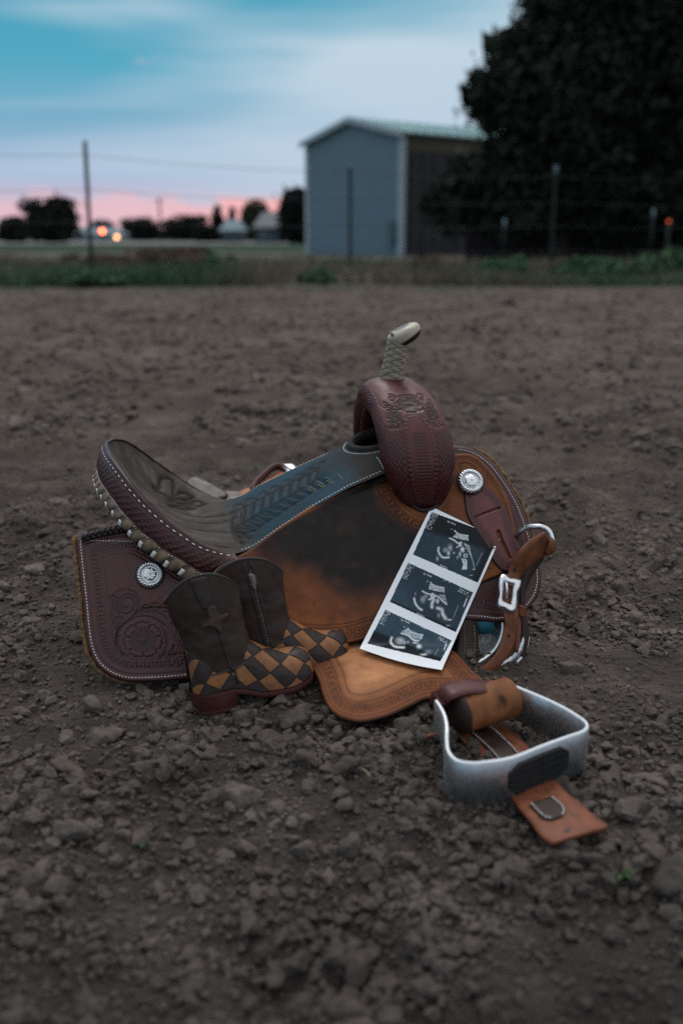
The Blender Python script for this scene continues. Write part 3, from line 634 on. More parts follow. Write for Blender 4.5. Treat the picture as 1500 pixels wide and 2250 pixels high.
# ---- side jockey: oiled leather, dark in the middle from use
jk = [(500, 1240), (553, 1205), (607, 1163), (645, 1137), (688, 1109), (730, 1089), (776, 1070), (850, 1036), (900, 1010), (960, 995), (998, 997), (1022, 995), (1045, 1002), (1066, 1020), (1097, 1060), (1120, 1110), (1132, 1170), (1128, 1230), (1100, 1262), (1060, 1280), (1020, 1310), (960, 1350), (890, 1382), (830, 1397), (770, 1413), (700, 1418), (640, 1412), (590, 1395), (560, 1360), (530, 1300)]
FK = cr([(852, 1020), (868, 1050), (884, 1085), (905, 1110), (932, 1122), (960, 1110), (980, 1085), (992, 1050), (997, 1005)], 8)    # outline of the fork's foot
def rel_jock(p, d, a, poly):
    x, y = p.T; df, af = dist_arc(p, FK, False)
    below = np.ones(len(p), bool)
    km = key_mask(af, df, 25, 40, 20) * (x < 985) * (y > 1035); l1 = np.maximum(line_mask(df, 14, 1.3), np.maximum(line_mask(df, 22, 1.2), line_mask(df, 44, 1.3))) * (y > 1045) * (x < 990)
    low = (y > 1250)
    km2 = key_mask(a, d, 20, 33, 20) * low; l2 = np.maximum.reduce([line_mask(d, 10, 1.2), line_mask(d, 16, 1.3), line_mask(d, 37, 1.3), line_mask(d, 44, 1.2)]) * low * (x < 1010)
    l3 = np.maximum(line_mask(d, 8, 1.3), line_mask(d, 13, 1.1)) * (x > 1000) * (y < 1150)
    st = stroke_mask(p, [cr([(1012, 1040), (1010, 1020), (1028, 1018), (1045, 1030)], 5)], 1.5)
    cut = np.maximum.reduce([km, l1, km2, l2, l3, st]); h = -.001 * cut
    # oil-dark area with a soft, uneven rim
    nz = (fbm(x / 55, y / 55, 4, 2) - .47) * 90
    yb = np.interp(x, [540, 600, 660, 720, 790, 850, 900, 960], [1222, 1242, 1268, 1296, 1325, 1330, 1318, 1290])
    m = sm(66, -60, y - yb + nz * .8)
    m = m * sm(20, 62, np.where(y < 1260, df, 80) + nz * .3) * sm(1035, 960, x + nz * .4)
    up = np.interp(x, [540, 640, 776, 851], [1215, 1148, 1074, 1047]); m = m * sm(-8, 4, y - up + nz * .12)
    rust = np.clip(fbm(x / 30, y / 18, 4, 12) - .5, 0, 1) * 2.0
    c = OR * (1 + .35 * (vnoise(x / 25, y / 25, 3) - .5))[:, None]
    c = c * (1 - .55 * sm(1180, 1060, y) * (x > 830) * .5)[:, None]
    dk = DK * (1 + .5 * (vnoise(x / 20, y / 20, 8) - .5))[:, None] + rust[:, None] * np.array((.03, .009, .003))
    c = c * (1 - m)[:, None] + dk * m[:, None]
    sp_ = (vnoise(x / 5, y / 5, 22) > .9) * (vnoise(x / 14, y / 14, 23) > .5); c = c * (1 - .35 * sp_)[:, None]
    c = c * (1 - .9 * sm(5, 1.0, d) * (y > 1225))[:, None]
    return h, np.clip(c * (1 - .62 * cut)[:, None], 0, 1)
SJ = side(.016)
o_jk, polyj = panel('side_jockey', jk, SJ, M['rough_out'], saddle, 2.6, .005, rel_jock, edge=.0018, edge_dark=0.0)

# ---- fender lying out over the ground
def Gf(q): # fender surface height by distance from the saddle, and a belly in the middle
    t = q[..., 1]; s_ = q[..., 0]
    return .018 + .010 * np.clip((t + .405) / .16, 0, 1.3) + .007 * np.sin(np.clip((s_ + .02) / .22, 0, 1) * math.pi)
SFn = lambda q: Gf(q) - q[..., 2]
fd = [(640, 1400), (700, 1370), (800, 1340), (900, 1345), (960, 1400), (1002, 1431), (1035, 1467), (1060, 1488), (1075, 1505), (1050, 1525), (1000, 1530), (941, 1531), (904, 1546), (870, 1562), (843, 1572), (792, 1582), (750, 1574), (728, 1560), (714, 1540), (704, 1512), (698, 1490), (675, 1450)]
def rel_fend(p, d, a, poly):
    x, y = p.T; km = key_mask(a, d, 22, 36, 17); ln = np.maximum.reduce([line_mask(d, 9, 1.4), line_mask(d, 18, 1.3), line_mask(d, 40, 1.4), line_mask(d, 56, 2.0)])
    cut = np.maximum(km, ln); h = -.0011 * cut
    mid = sm(30, 90, d); c = (OR * .8 * (1 - mid)[:, None] + TAN * mid[:, None]) * (1 + .3 * (fbm(x / 40, y / 25, 4, 7) - .5))[:, None]
    c = c * (1 - .25 * sm(1440, 1400, y))[:, None]
    return h, np.clip(c * (1 - .5 * cut)[:, None], 0, 1)
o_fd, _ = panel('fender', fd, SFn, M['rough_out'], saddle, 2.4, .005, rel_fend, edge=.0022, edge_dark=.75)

# ---- seat
S_ = np.array([-.285, -.282, -.275, -.262, -.245, -.22, -.19, -.15, -.104, -.07, -.033, .023, .085, .14, .170])
T_ = np.array([.001, .032, .066, .102, .134, .160, .174, .176, .163, .154, .145, .131, .120, .114, .108])
ZE = np.array([.306, .304, .300, .291, .272, .246, .219, .187, .163, .168, .191, .221, .249, .267, .276])
ZC = np.array([.306, .298, .283, .257, .228, .200, .181, .168, .176, .193, .211, .237, .273, .311, .324])
fi = lambda A: (lambda s: np.interp(s, S_, A))
def sm_interp(A):                           # smoothed interpolation over s
    g = np.linspace(S_[0], S_[-1], 400); v = np.interp(g, S_, A); kx = np.hanning(31); kx /= kx.sum()
    pad = np.r_[2 * v[0] - v[15:0:-1], v, 2 * v[-1] - v[-2:-17:-1]]; vv = np.convolve(pad, kx, 'valid'); return lambda s: np.interp(s, g, vv)
fT = lambda s: np.interp(s, S_, T_); fZE, fZC = sm_interp(ZE), sm_interp(ZC)
def seat_z(s, u):
    p = np.where(fZE(s) > fZC(s), 2.3, 1.8); return fZC(s) + (fZE(s) - fZC(s)) * np.abs(u) ** p
ns, nu_ = 265, 180
sv = -.285 + (.170 + .285) * (np.linspace(0, 1, ns) ** 1.25); uv = np.sin(np.linspace(-1, 1, nu_) * math.pi / 2)
SS, UU = np.meshgrid(sv, uv, indexing='ij'); TT = fT(SS) * UU; ZZ = seat_z(SS, UU)
# quilted feather stitching, mirrored over the spine
nsx = 800.0
pl = np.stack([SS.ravel(), np.abs(TT.ravel())], 1) * nsx
def on_seat(px):                            # photo pixel -> (s, t) on the seat's surface
    q = hit(np.asarray(px, float), lambda q: seat_z(np.clip(q[..., 0], -.284, .16), np.clip(q[..., 1] / fT(np.clip(q[..., 0], -.284, .16)), -1, 1)) - q[..., 2]); return q[..., :2]
pl = np.stack([SS.ravel(), TT.ravel()], 1) * nsx
def ln_(*pts): return on_seat(cr(pts, 6)) * nsx
feath = [ln_((340, 1113), (390, 1147), (440, 1163), (507, 1167)), ln_((347, 1107), (407, 1140), (473, 1147), (523, 1133)), ln_((327, 1113), (390, 1163), (457, 1193), (500, 1200)), ln_((360, 1110), (430, 1133), (490, 1130), (530, 1112))]
for k in range(9):
    f_ = k / 8; bx, by = 508 + 168 * f_, 1160 - 98 * f_; sc2 = 1.35 - .45 * f_
    feath.append(ln_((bx, by), (bx + 2 * sc2, by - 22 * sc2), (bx + 22 * sc2, by - 36 * sc2))); feath.append(ln_((bx, by), (bx + 18 * sc2, by - 14 * sc2), (bx + 22 * sc2, by - 36 * sc2)))
    feath.append(ln_((bx, by), (bx + 24 * sc2, by - 13 * sc2), (bx + 48 * sc2, by - 4 * sc2))); feath.append(ln_((bx, by), (bx + 22 * sc2, by + 5 * sc2), (bx + 48 * sc2, by - 4 * sc2)))
    feath.append(ln_((bx - 8, by + 8), (bx + 10, by - 4), (bx + 22, by - 13)))
for k in range(8):
    f_ = k / 7; bx, by = 500 + 190 * f_, 1128 - 100 * f_; sc2 = 1.0 - .3 * f_
    feath.append(ln_((bx, by), (bx + 16 * sc2, by - 18 * sc2), (bx + 36 * sc2, by - 24 * sc2))); feath.append(ln_((bx, by), (bx + 20 * sc2, by - 8 * sc2), (bx + 36 * sc2, by - 24 * sc2)))
for ex_, ey_ in ((560, 1163), (548, 1180), (532, 1192)): feath.append(ln_((508, 1162), ((508 + ex_) / 2, (1162 + ey_) / 2 - 5), (ex_, ey_))); feath.append(ln_((508, 1164), ((508 + ex_) / 2, (1162 + ey_) / 2 + 5), (ex_, ey_)))
big = [ln_((336, 1064), (348, 1067), (352, 1047), (363, 1043), (379, 1053), (380, 1083)), ln_((340, 1072), (353, 1077), (373, 1088), (388, 1087)),
       ln_((380, 1083), (400, 1077), (424, 1087)), ln_((386, 1089), (405, 1093), (424, 1087)), ln_((370, 1095), (398, 1091), (424, 1102)), ln_((370, 1095), (400, 1101), (424, 1102)),
       ln_((405, 1100), (430, 1096), (452, 1103)), ln_((405, 1100), (430, 1108), (452, 1103)), ln_((372, 1107), (400, 1106), (426, 1113)), ln_((372, 1107), (400, 1114), (426, 1113))]
mf = stroke_mask(pl, feath, 1.5); mb = stroke_mask(pl, big, 3.0); puff = stroke_mask(pl, feath, 6.5); puffb = stroke_mask(pl, big, 9)
hq = -.0026 * mf - .0045 * mb - .0024 * puff - .0034 * puffb
ZZ2 = ZZ + hq.reshape(ZZ.shape)
front = sm(-.12, -.02, pl[:, 0] / nsx) * sm(.115, .06, pl[:, 0] / nsx); nz = fbm(pl[:, 0] / 22, pl[:, 1] / 22, 4, 3) - .47
tl = np.array((.010, .038, .058)); br = np.array((.052, .041, .033)); dkg = np.array((.022, .019, .017))  # tl puts the sky's teal reflection into the seat colour
edge_s = sm(.015, .05, np.abs(TT.ravel()) - .2 * np.maximum(pl[:, 0] / nsx, 0))
mt = np.clip(front * (.45 + .65 * edge_s) + nz * .7 * (front > .02), 0, 1)
rear = sm(-.02, -.13, pl[:, 0] / nsx)
cs = (tl * mt[:, None] + (dkg * (1 - rear)[:, None] + br * rear[:, None]) * (1 - mt)[:, None]) * (1 + .9 * nz)[:, None]
scuff = np.clip(fbm(SS.ravel() * 40, TT.ravel() * 70, 4, 17) - .47, 0, 1) * 5.0 * rear
cs = cs * (1 + scuff * .6)[:, None] * (1 - .72 * mf - .88 * mb)[:, None]
Vt = np.stack([SS.ravel(), TT.ravel(), ZZ2.ravel()], 1); Vd = Vt - [0, 0, .012]
Fq = grid_faces(ns, nu_); ctr = Vt[Fq].mean(1)
notch = ((ctr[:, 0] - .158) / .050) ** 2 + (ctr[:, 1] / .062) ** 2 < 1
Fq = Fq[~notch]
o_seat = mesh_obj('seat', W(np.vstack([Vt, Vd])), np.vstack([Fq, Fq[:, ::-1] + len(Vt)]), M['suede'], saddle, col=np.vstack([cs, cs * .5]))
# rolled suede edge of the hand hole
an = np.linspace(R(88), R(272), 60); hs = .158 + .050 * np.cos(an); ht = .062 * np.sin(an); hz = seat_z(hs, np.clip(ht / fT(hs), -1, 1))
V, F = tube(W(np.stack([hs, ht, hz - .004], 1)), .0075, 12); sub('hand_hole_roll', V, F, M['suede'], o_seat, col=np.tile(dkg * .8, (len(V), 1)))
def seat_path(pts, lift=.0006):             # (s, t) polyline lifted on the seat
    P = resample(cr(pts, 6), .002); z = seat_z(P[:, 0], np.clip(P[:, 1] / fT(P[:, 0]), -1, 1)); Q = np.column_stack([P, z + lift])
    e = 1e-3; zx = (seat_z(P[:, 0] + e, np.clip(P[:, 1] / fT(P[:, 0] + e), -1, 1)) - z) / e; zy = (seat_z(P[:, 0], np.clip((P[:, 1] + e) / fT(P[:, 0]), -1, 1)) - z) / e
    N = np.column_stack([-zx, -zy, np.ones(len(P))]); N /= np.linalg.norm(N, axis=1)[:, None]; return W(Q), N @ B3
se = np.linspace(-.09, .138, 20); parts = []
for sg in (-1, 1):
    parts += stitch_line(*seat_path(np.column_stack([se, sg * (fT(se) - .0055)])), .0042, .0014, .0009, .001)
    parts += stitch_line(*seat_path([(.139, sg * .108), (.136, sg * .09), (.132, sg * .075)]), .004, .0014, .0009, .001)
hn = np.linspace(R(105), R(255), 30); parts += stitch_line(*seat_path(np.column_stack([.158 + .062 * np.cos(hn), .075 * np.sin(hn)])), .004, .0014, .0009, .001)
V, F = join(parts); o = sub('stitching', V, F, M['thread'], o_seat, smooth=False); o['kind'] = 'stuff'
parts = []
for p0, p1, p2_ in (((673, 1068), (682, 1070), (694, 1079)), ((693, 1057), (702, 1060), (714, 1071)), ((713, 1049), (722, 1052), (734, 1064)), ((737, 1040), (744, 1043), (754, 1056)), ((694, 1079), (686, 1080), (676, 1074)), ((714, 1071), (706, 1070), (697, 1063)), ((734, 1064), (726, 1062), (717, 1055))):
    parts += stitch_line(*seat_path(on_seat(np.array([p0, p1, p2_], float))), .0024, .0010, .0007, .0007)
V, F = join(parts); o = sub('accent_stitching', V, F, M['thread_y'], o_seat, smooth=False); o['kind'] = 'stuff'

# ---- cantle band, its laced rim and silver studs
cs_ = np.r_[np.linspace(-.097, -.19, 26), np.linspace(-.195, -.262, 26), -.262 - .023 * np.sin(np.linspace(.1, 1, 16) * math.pi / 2)]
near = np.column_stack([cs_, -fT(cs_), fZE(cs_)]); full = np.vstack([near, (near * [1, -1, 1])[::-1]])
# drop the coarse duplicates, then even spacing
full = resample(cr(full[::3], 5), .0014)
kx = np.hanning(21); kx /= kx.sum(); fp = np.vstack([np.repeat(full[:1], 10, 0), full, np.repeat(full[-1:], 10, 0)]); full = np.stack([np.convolve(fp[:, k], kx, 'valid') for k in range(3)], 1)
tg = np.gradient(full[:, :2], axis=0); tg /= np.linalg.norm(tg, axis=1)[:, None]; outw = np.column_stack([tg[:, 1], -tg[:, 0], np.zeros(len(tg))])
cen = np.array([-.12, 0, 0]); flip = np.sign(np.sum(outw * (full - cen), 1)); outw *= np.median(flip[20:-20])
al = np.r_[0, np.cumsum(np.linalg.norm(np.diff(full, axis=0), axis=1))]; LT = al[-1]; taper = sm(0, .055, np.minimum(al, LT - al))
nb = 44; vb = np.linspace(0, 1, nb); hb = (.012 + .034 * taper)
Pb = full[:, None] + outw[:, None] * (.003 + .013 * vb + .004 * np.sin(vb * math.pi))[None, :, None] * np.ones((len(full), 1, 1)); Pb[:, :, 2] -= hb[:, None] * vb[None]
A2, V2 = np.meshgrid(al, vb, indexing='ij'); dm = V2 * hb[:, None] * 1000; am = A2 * 1000
wv = weave(am * .8 + dm * .6, -am * .6 + dm * .8, 7.2) * (V2 > .22) * (V2 < .80); lnm = np.maximum(line_mask(V2, .20, .025), line_mask(V2, .82, .025))
hr = .0016 * wv - .0008 * lnm
Pb = Pb + outw[:, None] * hr[..., None]
cb = BURG * np.array([.95, .8, .85]) * (1 - .55 * lnm.ravel())[:, None] * np.where((V2 > .22) & (V2 < .8), .35 + .85 * wv, .95).ravel()[:, None]
cb = cb * np.where(V2.ravel() < .12, .55, 1)[:, None]
inner = Pb - outw[:, None] * .006
ring = np.concatenate([Pb, inner[:, ::-1]], 1)
o_cb = mesh_obj('cantle_band', W(ring.reshape(-1, 3)), grid_faces(len(full), 2 * nb, False, True), M['tooled'], saddle, col=np.concatenate([cb.reshape(len(full), nb, 3), cb.reshape(len(full), nb, 3)[:, ::-1] * .4], 1).reshape(-1, 3))
Nw = outw @ B3
p1 = Pb[:, int(nb * .13)]; p2 = Pb[:, int(nb * .92)]
V, F = join(stitch_line(W(p1 + outw * .0006)[4:-4], Nw[4:-4], .0062, .0052, .0009, .001)); o = sub('stitching', V, F, M['thread'], o_cb, smooth=False); o['kind'] = 'stuff'
V, F = join(stitch_line(W(p2 + outw * .0006)[4:-4], Nw[4:-4], .0034, .0011, .0008, .0009)); o = sub('edge_stitching', V, F, M['thread'], o_cb, smooth=False); o['kind'] = 'stuff'
rim = full + outw * .011; rim[:, 2] -= hb + .0085
al2 = np.r_[0, np.cumsum(np.linalg.norm(np.diff(rim, axis=0), axis=1))]
rimf = resample(rim, .0012); alf = np.arange(len(rimf)) * .0012; kk = 18; th = np.linspace(0, 2 * math.pi, kk, endpoint=False)
Tn, Nn, Bn = frames(W(rimf))
PER = .0225
ph = (alf[:, None] / PER + th[None] / (2 * math.pi) * 1.0)
groove = np.abs((ph % 1) - .5) * 2                        # one fat rawhide turn in each period
rr_ = (.0088 + .0036 * np.sqrt(np.clip(1 - groove ** 3, 0, 1))) * (.45 + .55 * sm(0, .04, np.minimum(alf, alf[-1] - alf)))[:, None]
Vr = W(rimf)[:, None] + Nn[:, None] * (np.cos(th)[None, :, None] * rr_[..., None]) + Bn[:, None] * (np.sin(th)[None, :, None] * rr_[..., None])
tone = vnoise(alf[:, None] / .006 + 0 * th[None], th[None] * 1.2 + 0 * alf[:, None], 31)
cr_ = np.array((.15, .105, .068)) * (.5 + 1.0 * tone)[..., None]; cr_ = np.where((groove > .86)[..., None], np.array((.03, .028, .028)), cr_)
dkt = ((ph % 1) > .70); cr_ = np.where(dkt[..., None], cr_ * np.array((.35, .36, .4)), cr_)
o_rim = mesh_obj('laced_rim', Vr.reshape(-1, 3), grid_faces(len(rimf), kk, False, True), M['rawhide'], saddle, col=cr_.reshape(-1, 3))
cam_dir = CAM - W(rimf); 
nst = int(alf[-1] / PER) - 1
for k in range(1, nst):
    i = int((k + .12) * PER / .0012); c = W(rimf[i]); ow = np.interp(alf[i], al2, np.arange(len(al2))); ov = outw[int(ow)] @ B3; t_ = Tn[i]; n_ = ov * .9 - UPV * .25; n_ -= t_ * (n_ @ t_); n_ /= np.linalg.norm(n_); b_ = np.cross(t_, n_)
    th2 = np.linspace(-.48, .48, 7); wid = .0056; V = []
    for w_ in (-wid / 2, wid / 2):
        for a_ in th2: V.append(c + t_ * w_ + (n_ * math.cos(a_) + b_ * math.sin(a_)) * .0132)
    for w_ in (-wid / 2, wid / 2):
        for a_ in th2: V.append(c + t_ * w_ * 1.15 + (n_ * math.cos(a_) + b_ * math.sin(a_)) * .0105)
    F = [[j, j + 1, j + 8, j + 7] for j in range(6)] + [[j, j + 14, j + 15, j + 1] for j in range(6)] + [[j + 7, j + 8, j + 22, j + 21] for j in range(6)] + [[0, 7, 21, 14], [6, 20, 27, 13]]
    sub('white_lace', np.array(V), F, M['thread'], o_rim)
# underside of the cantle, from the rim in to the tree
rl = full[::4]; low = rim[::4] + [0, 0, -.002]; inn = np.column_stack([rl[:, 0] * .82 + .0, rl[:, 1] * .62, np.maximum(rl[:, 2] - .14, .09)])
mesh_obj('cantle_back', W(np.stack([rl - [0, 0, .004], low, inn], 1).reshape(-1, 3)), grid_faces(len(rl), 3), M['strap_dark'], saddle)

# ---- fork (swell)
outp = np.array([(-.132, .206), (-.143, .228), (-.150, .262), (-.146, .295), (-.131, .326), (-.105, .354), (-.073, .377), (-.038, .393), (0, .400)])
inp = np.array([(-.112, .206), (-.106, .228), (-.100, .258), (-.091, .284), (-.078, .305), (-.060, .322), (-.040, .333), (-.02, .339), (0, .341)])
sc_c = np.array([.199, .197, .193, .191, .189, .186, .182, .178, .175]); sc_w = np.array([.018, .036, .050, .0555, .056, .055, .053, .050, .049])
mir = lambda A, s=1: np.vstack([A, (A[:-1] * ([-1, 1] if s else [1, 1]))[::-1]])
NF = 25; outc, inc = cr(mir(outp), NF), cr(mir(inp), NF); cc = cr(np.r_[sc_c, sc_c[:-1][::-1]][:, None], NF)[:, 0]; cw = cr(np.r_[sc_w, sc_w[:-1][::-1]][:, None], NF)[:, 0]
na = len(outc); kf = 220; th = np.linspace(0, 2 * math.pi, kf, endpoint=False)
mid_, hal = (outc + inc) / 2, (outc - inc) / 2
cpw = lambda v, e: np.sign(v) * np.abs(v) ** e
ux = cpw(np.cos(th), .75); uh = cpw(np.sin(th), .75)
Pf = np.empty((na, kf, 3)); Pf[..., 0] = cc[:, None] + cw[:, None] * ux[None]
Pf[..., 1] = mid_[:, 0:1] + hal[:, 0:1] * uh[None]; Pf[..., 2] = mid_[:, 1:2] + hal[:, 1:2] * uh[None]
nrm = np.empty_like(Pf); hn_ = hal / np.linalg.norm(hal, axis=1)[:, None]
nrm[..., 0] = np.cos(th)[None]; nrm[..., 1] = hn_[:, 0:1] * np.sin(th)[None]; nrm[..., 2] = hn_[:, 1:2] * np.sin(th)[None]
aL = np.r_[0, np.cumsum(np.linalg.norm(np.diff(outc, axis=0), axis=1))]; aL = np.minimum(aL, aL[-1] - aL) * 1000     # mm from the foot
thn = np.degrees(th); sx = (90 - thn + 180) % 360 - 180                                                             # 0 on top, + forward
lat = np.radians(sx)[None] * (cw[:, None] * 1000 * .95); AA = np.repeat(aL[:, None], kf, 1)
TOP = aL.max()
p2 = np.stack([lat.ravel(), AA.ravel() / 1.2], 1)
wv = weave(p2[:, 0] * .75 + p2[:, 1] * .66, -p2[:, 0] * .66 + p2[:, 1] * .75, 6.6)
tear = (np.abs(p2[:, 0]) < np.interp(p2[:, 1], [0, 25, 60, 110, 132, 140], [3, 12, 20, 19, 12, 0]))
hw = np.interp(p2[:, 1], [0, 25, 60, 110, 132, 141], [4, 12, 20, 19, 12, .1])
bead = np.exp(-((np.abs(p2[:, 0]) - hw * .72) / 2.0) ** 2) * (.25 + .75 * (np.cos(p2[:, 1] * 2 * math.pi / 6.2) * .5 + .5)) * (p2[:, 1] > 12) * (p2[:, 1] < 136)
tl_ = np.exp(-((np.abs(p2[:, 0]) - hw) / 1.0) ** 2) * (p2[:, 1] < 141); core = (np.abs(p2[:, 0]) < hw * .26) * (p2[:, 1] < 112) * (p2[:, 1] > 8)
ribs = core * (np.cos(p2[:, 1] * 2 * math.pi / 4.2) * .5 + .5)
flz = (p2[:, 1] > 132 + .012 * p2[:, 0] ** 2 * 0) & (np.abs(p2[:, 0]) < 48) | ((p2[:, 1] > 118) & (np.abs(p2[:, 0]) > 15) & (np.abs(p2[:, 0]) < 42))
fls = flower(0, 160, 17, 6, .3) + flower(-26, 140, 12, 5, .6) + flower(27, 142, 12, 5, .2) + leafy((-6, 148), (-38, 165), .15, 3, 6) + leafy((6, 148), (38, 168), -.15, 3, 6) + [spiral(-38, 128, 2, 10, 0, 1.3), spiral(38, 128, 2, 10, 90, 1.3), spiral(-18, 172, 2, 8, 30, 1.2), spiral(20, 174, 2, 8, 200, 1.2)] \
    + leafy((-20, 140), (-34, 112), .2, 2, 5) + leafy((20, 140), (34, 112), -.2, 2, 5)
stf = stroke_mask(p2, fls, .95) * flz
rimline = np.maximum(np.exp(-((np.abs(p2[:, 0]) - 100) / 1.0) ** 2), np.exp(-((np.abs(p2[:, 0]) - 112) / 1.0) ** 2))
wz = (~tear) & (~flz) & (np.abs(p2[:, 0]) < 112) & (p2[:, 1] > 8)
hf = .0015 * wv * wz - .0018 * stf + .0016 * bead - .0009 * tl_ - .0008 * ribs - .0007 * rimline
hf = hf + .004 * (fbm(p2[:, 0] / 34 + 5, p2[:, 1] / 34, 2, 61) - .38)
Pf2 = Pf.reshape(-1, 3) + nrm.reshape(-1, 3) * hf[:, None]
FB = np.array((.066, .012, .012))
cf = np.where(wz[:, None], FB * (.4 + .85 * wv)[:, None], FB) * (1 - .85 * stf)[:, None] * (1 - .55 * tl_)[:, None] * (1 - .5 * ribs)[:, None] * (1 - .5 * rimline)[:, None]
cf = cf * (1 - .45 * np.exp(-((np.abs(p2[:, 0]) - hw * .72) / 3.0) ** 2) * (1 - bead))[:, None] * (1 + .35 * bead)[:, None]
cf = cf * (.65 + .8 * fbm(p2[:, 0] / 18, p2[:, 1] / 18, 4, 62))[:, None]; top_sheen = sm(95, 150, p2[:, 1]); cf = cf * (1 + top_sheen[:, None] * np.array([.3, .6, .7])) * (1 - .35 * sm(40, 5, p2[:, 1]))[:, None]  # cool sky sheen painted on the fork's top, its foot painted darker
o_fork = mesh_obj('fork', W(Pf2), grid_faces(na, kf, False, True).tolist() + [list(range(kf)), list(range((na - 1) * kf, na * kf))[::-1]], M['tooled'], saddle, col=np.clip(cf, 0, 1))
# stitched welt round the gullet mouth, and the dark bound edge where the fork's foot meets the jockey
ii = range(22, na - 22, 3)
wl_ = np.array([Pf[i, int(kf * (218 / 360.0))] for i in ii]); nl_ = np.array([nrm[i, int(kf * (205 / 360.0))] for i in ii])
V, F = join(stitch_line(W(wl_ + nl_ * .0008), nl_ @ B3, .0028, .0012, .0006, .0008)); o = sub('stitching', V, F, M['thread_y'], o_fork, smooth=False); o['kind'] = 'stuff'
fkp = resample(FK, 4); fkp = fkp[(fkp[:, 1] > 1010)]
V, F = tube(W(hit(fkp, side(.020))), .0026, 8); sub('bound_edge', V, F, M['black_edge'], o_fork)
# gullet lining below the arch
gl = np.array([[[s_, t, z] for t, z in inc[::12]] for s_ in (.150, .235)]); ng = gl.shape[1]
sub('gullet', W(gl.reshape(-1, 3)), grid_faces(2, ng), M['strap_dark'], o_fork)

# ---- horn
hb_ = hit(np.array([(862., 838.)]), plane_t(0.0))[0]; axis_px = cr([(861, 842), (862, 822), (866, 796), (869, 772), (873, 752), (880, 738)], 8)
hp_ = hit(axis_px, plane_t(0.0)); nh = len(hp_); rad = np.interp(np.linspace(0, 1, nh), [0, .12, .35, .65, .85, 1], [.0205, .0190, .0168, .0155, .0150, .0135])
hpf = resample(np.column_stack([hp_, rad]), .0005); kh = 64; th = np.linspace(0, 2 * math.pi, kh, endpoint=False)
Tn, Nn, Bn = frames(W(hpf[:, :3]), up=tuple(FW)); lh = np.arange(len(hpf)) * .0005
u_ = th[None] / (2 * math.pi) * 4; v_ = lh[:, None] / .0098 * 1.0
# plait: crossing strands in both directions, over one under one
p_, q_ = (u_ + v_), (u_ - v_); fp_, fq_ = p_ - np.floor(p_), q_ - np.floor(q_); over = ((np.floor(p_) + np.floor(q_)) % 2) > .5
hst = np.where(over, np.sqrt(np.clip(1 - (2 * fp_ - 1) ** 2, 0, 1)), np.sqrt(np.clip(1 - (2 * fq_ - 1) ** 2, 0, 1)))
rr_ = hpf[:, 3:4] + .0017 * hst
Vh = W(hpf[:, :3])[:, None] + Nn[:, None] * (np.cos(th)[None, :, None] * rr_[..., None]) + Bn[:, None] * (np.sin(th)[None, :, None] * rr_[..., None])
ch = np.array((.25, .215, .155)) * np.clip(.28 + .85 * hst, 0, 1)[..., None] * (1 + .25 * (vnoise(u_ * 3 + 0 * v_, v_ * 3 + 0 * u_, 9) - .5))[..., None]
o_horn = mesh_obj('horn', Vh.reshape(-1, 3), grid_faces(len(hpf), kh, False, True).tolist() + [list(range((len(hpf) - 1) * kh, len(hpf) * kh))[::-1]], M['rawhide'], saddle, col=ch.reshape(-1, 3))
c0, c1 = hit(np.array([(861., 741.), (909., 716.)]), plane_t(0.0)); cc_ = (c0 + c1) / 2; ax = c1 - c0; La = np.linalg.norm(ax) / 2 + .0085; ax /= np.linalg.norm(ax); nz_ = np.cross(ax, (0, 1, 0)); nz_ *= np.sign(nz_[2])
uu, vv = np.meshgrid(np.linspace(0, 2 * math.pi, 56, endpoint=False), np.linspace(-math.pi / 2, math.pi / 2, 40), indexing='ij')
ex_ = cpw(np.cos(vv), .7) * np.cos(uu); ey_ = cpw(np.cos(vv), .7) * np.sin(uu); ez_ = cpw(np.sin(vv), .9)
Vc = cc_ + ax * (La * ex_)[..., None] + np.array([0, 1, 0]) * (.024 * ey_)[..., None] + nz_ * (np.where(ez_ > 0, .010, .019) * ez_)[..., None] - nz_ * .002
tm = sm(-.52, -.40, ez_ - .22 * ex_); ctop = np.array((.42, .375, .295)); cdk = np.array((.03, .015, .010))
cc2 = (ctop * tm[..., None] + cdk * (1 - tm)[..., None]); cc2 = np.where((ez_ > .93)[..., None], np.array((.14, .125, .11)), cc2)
sub('horn_cap', W(Vc.reshape(-1, 3)), grid_faces(56, 40, True, False), M['horn_cap'], o_horn, col=cc2.reshape(-1, 3))
tp = hit(np.array([(864., 738.), (859., 732.), (855., 728.)]), plane_t(-.012)); V, F = tube(W(tp), [.003, .0025, .0008], 6); sub('knot_end', V, F, M['rawhide'], o_horn, col=np.tile((.26, .23, .16), (len(V), 1)))

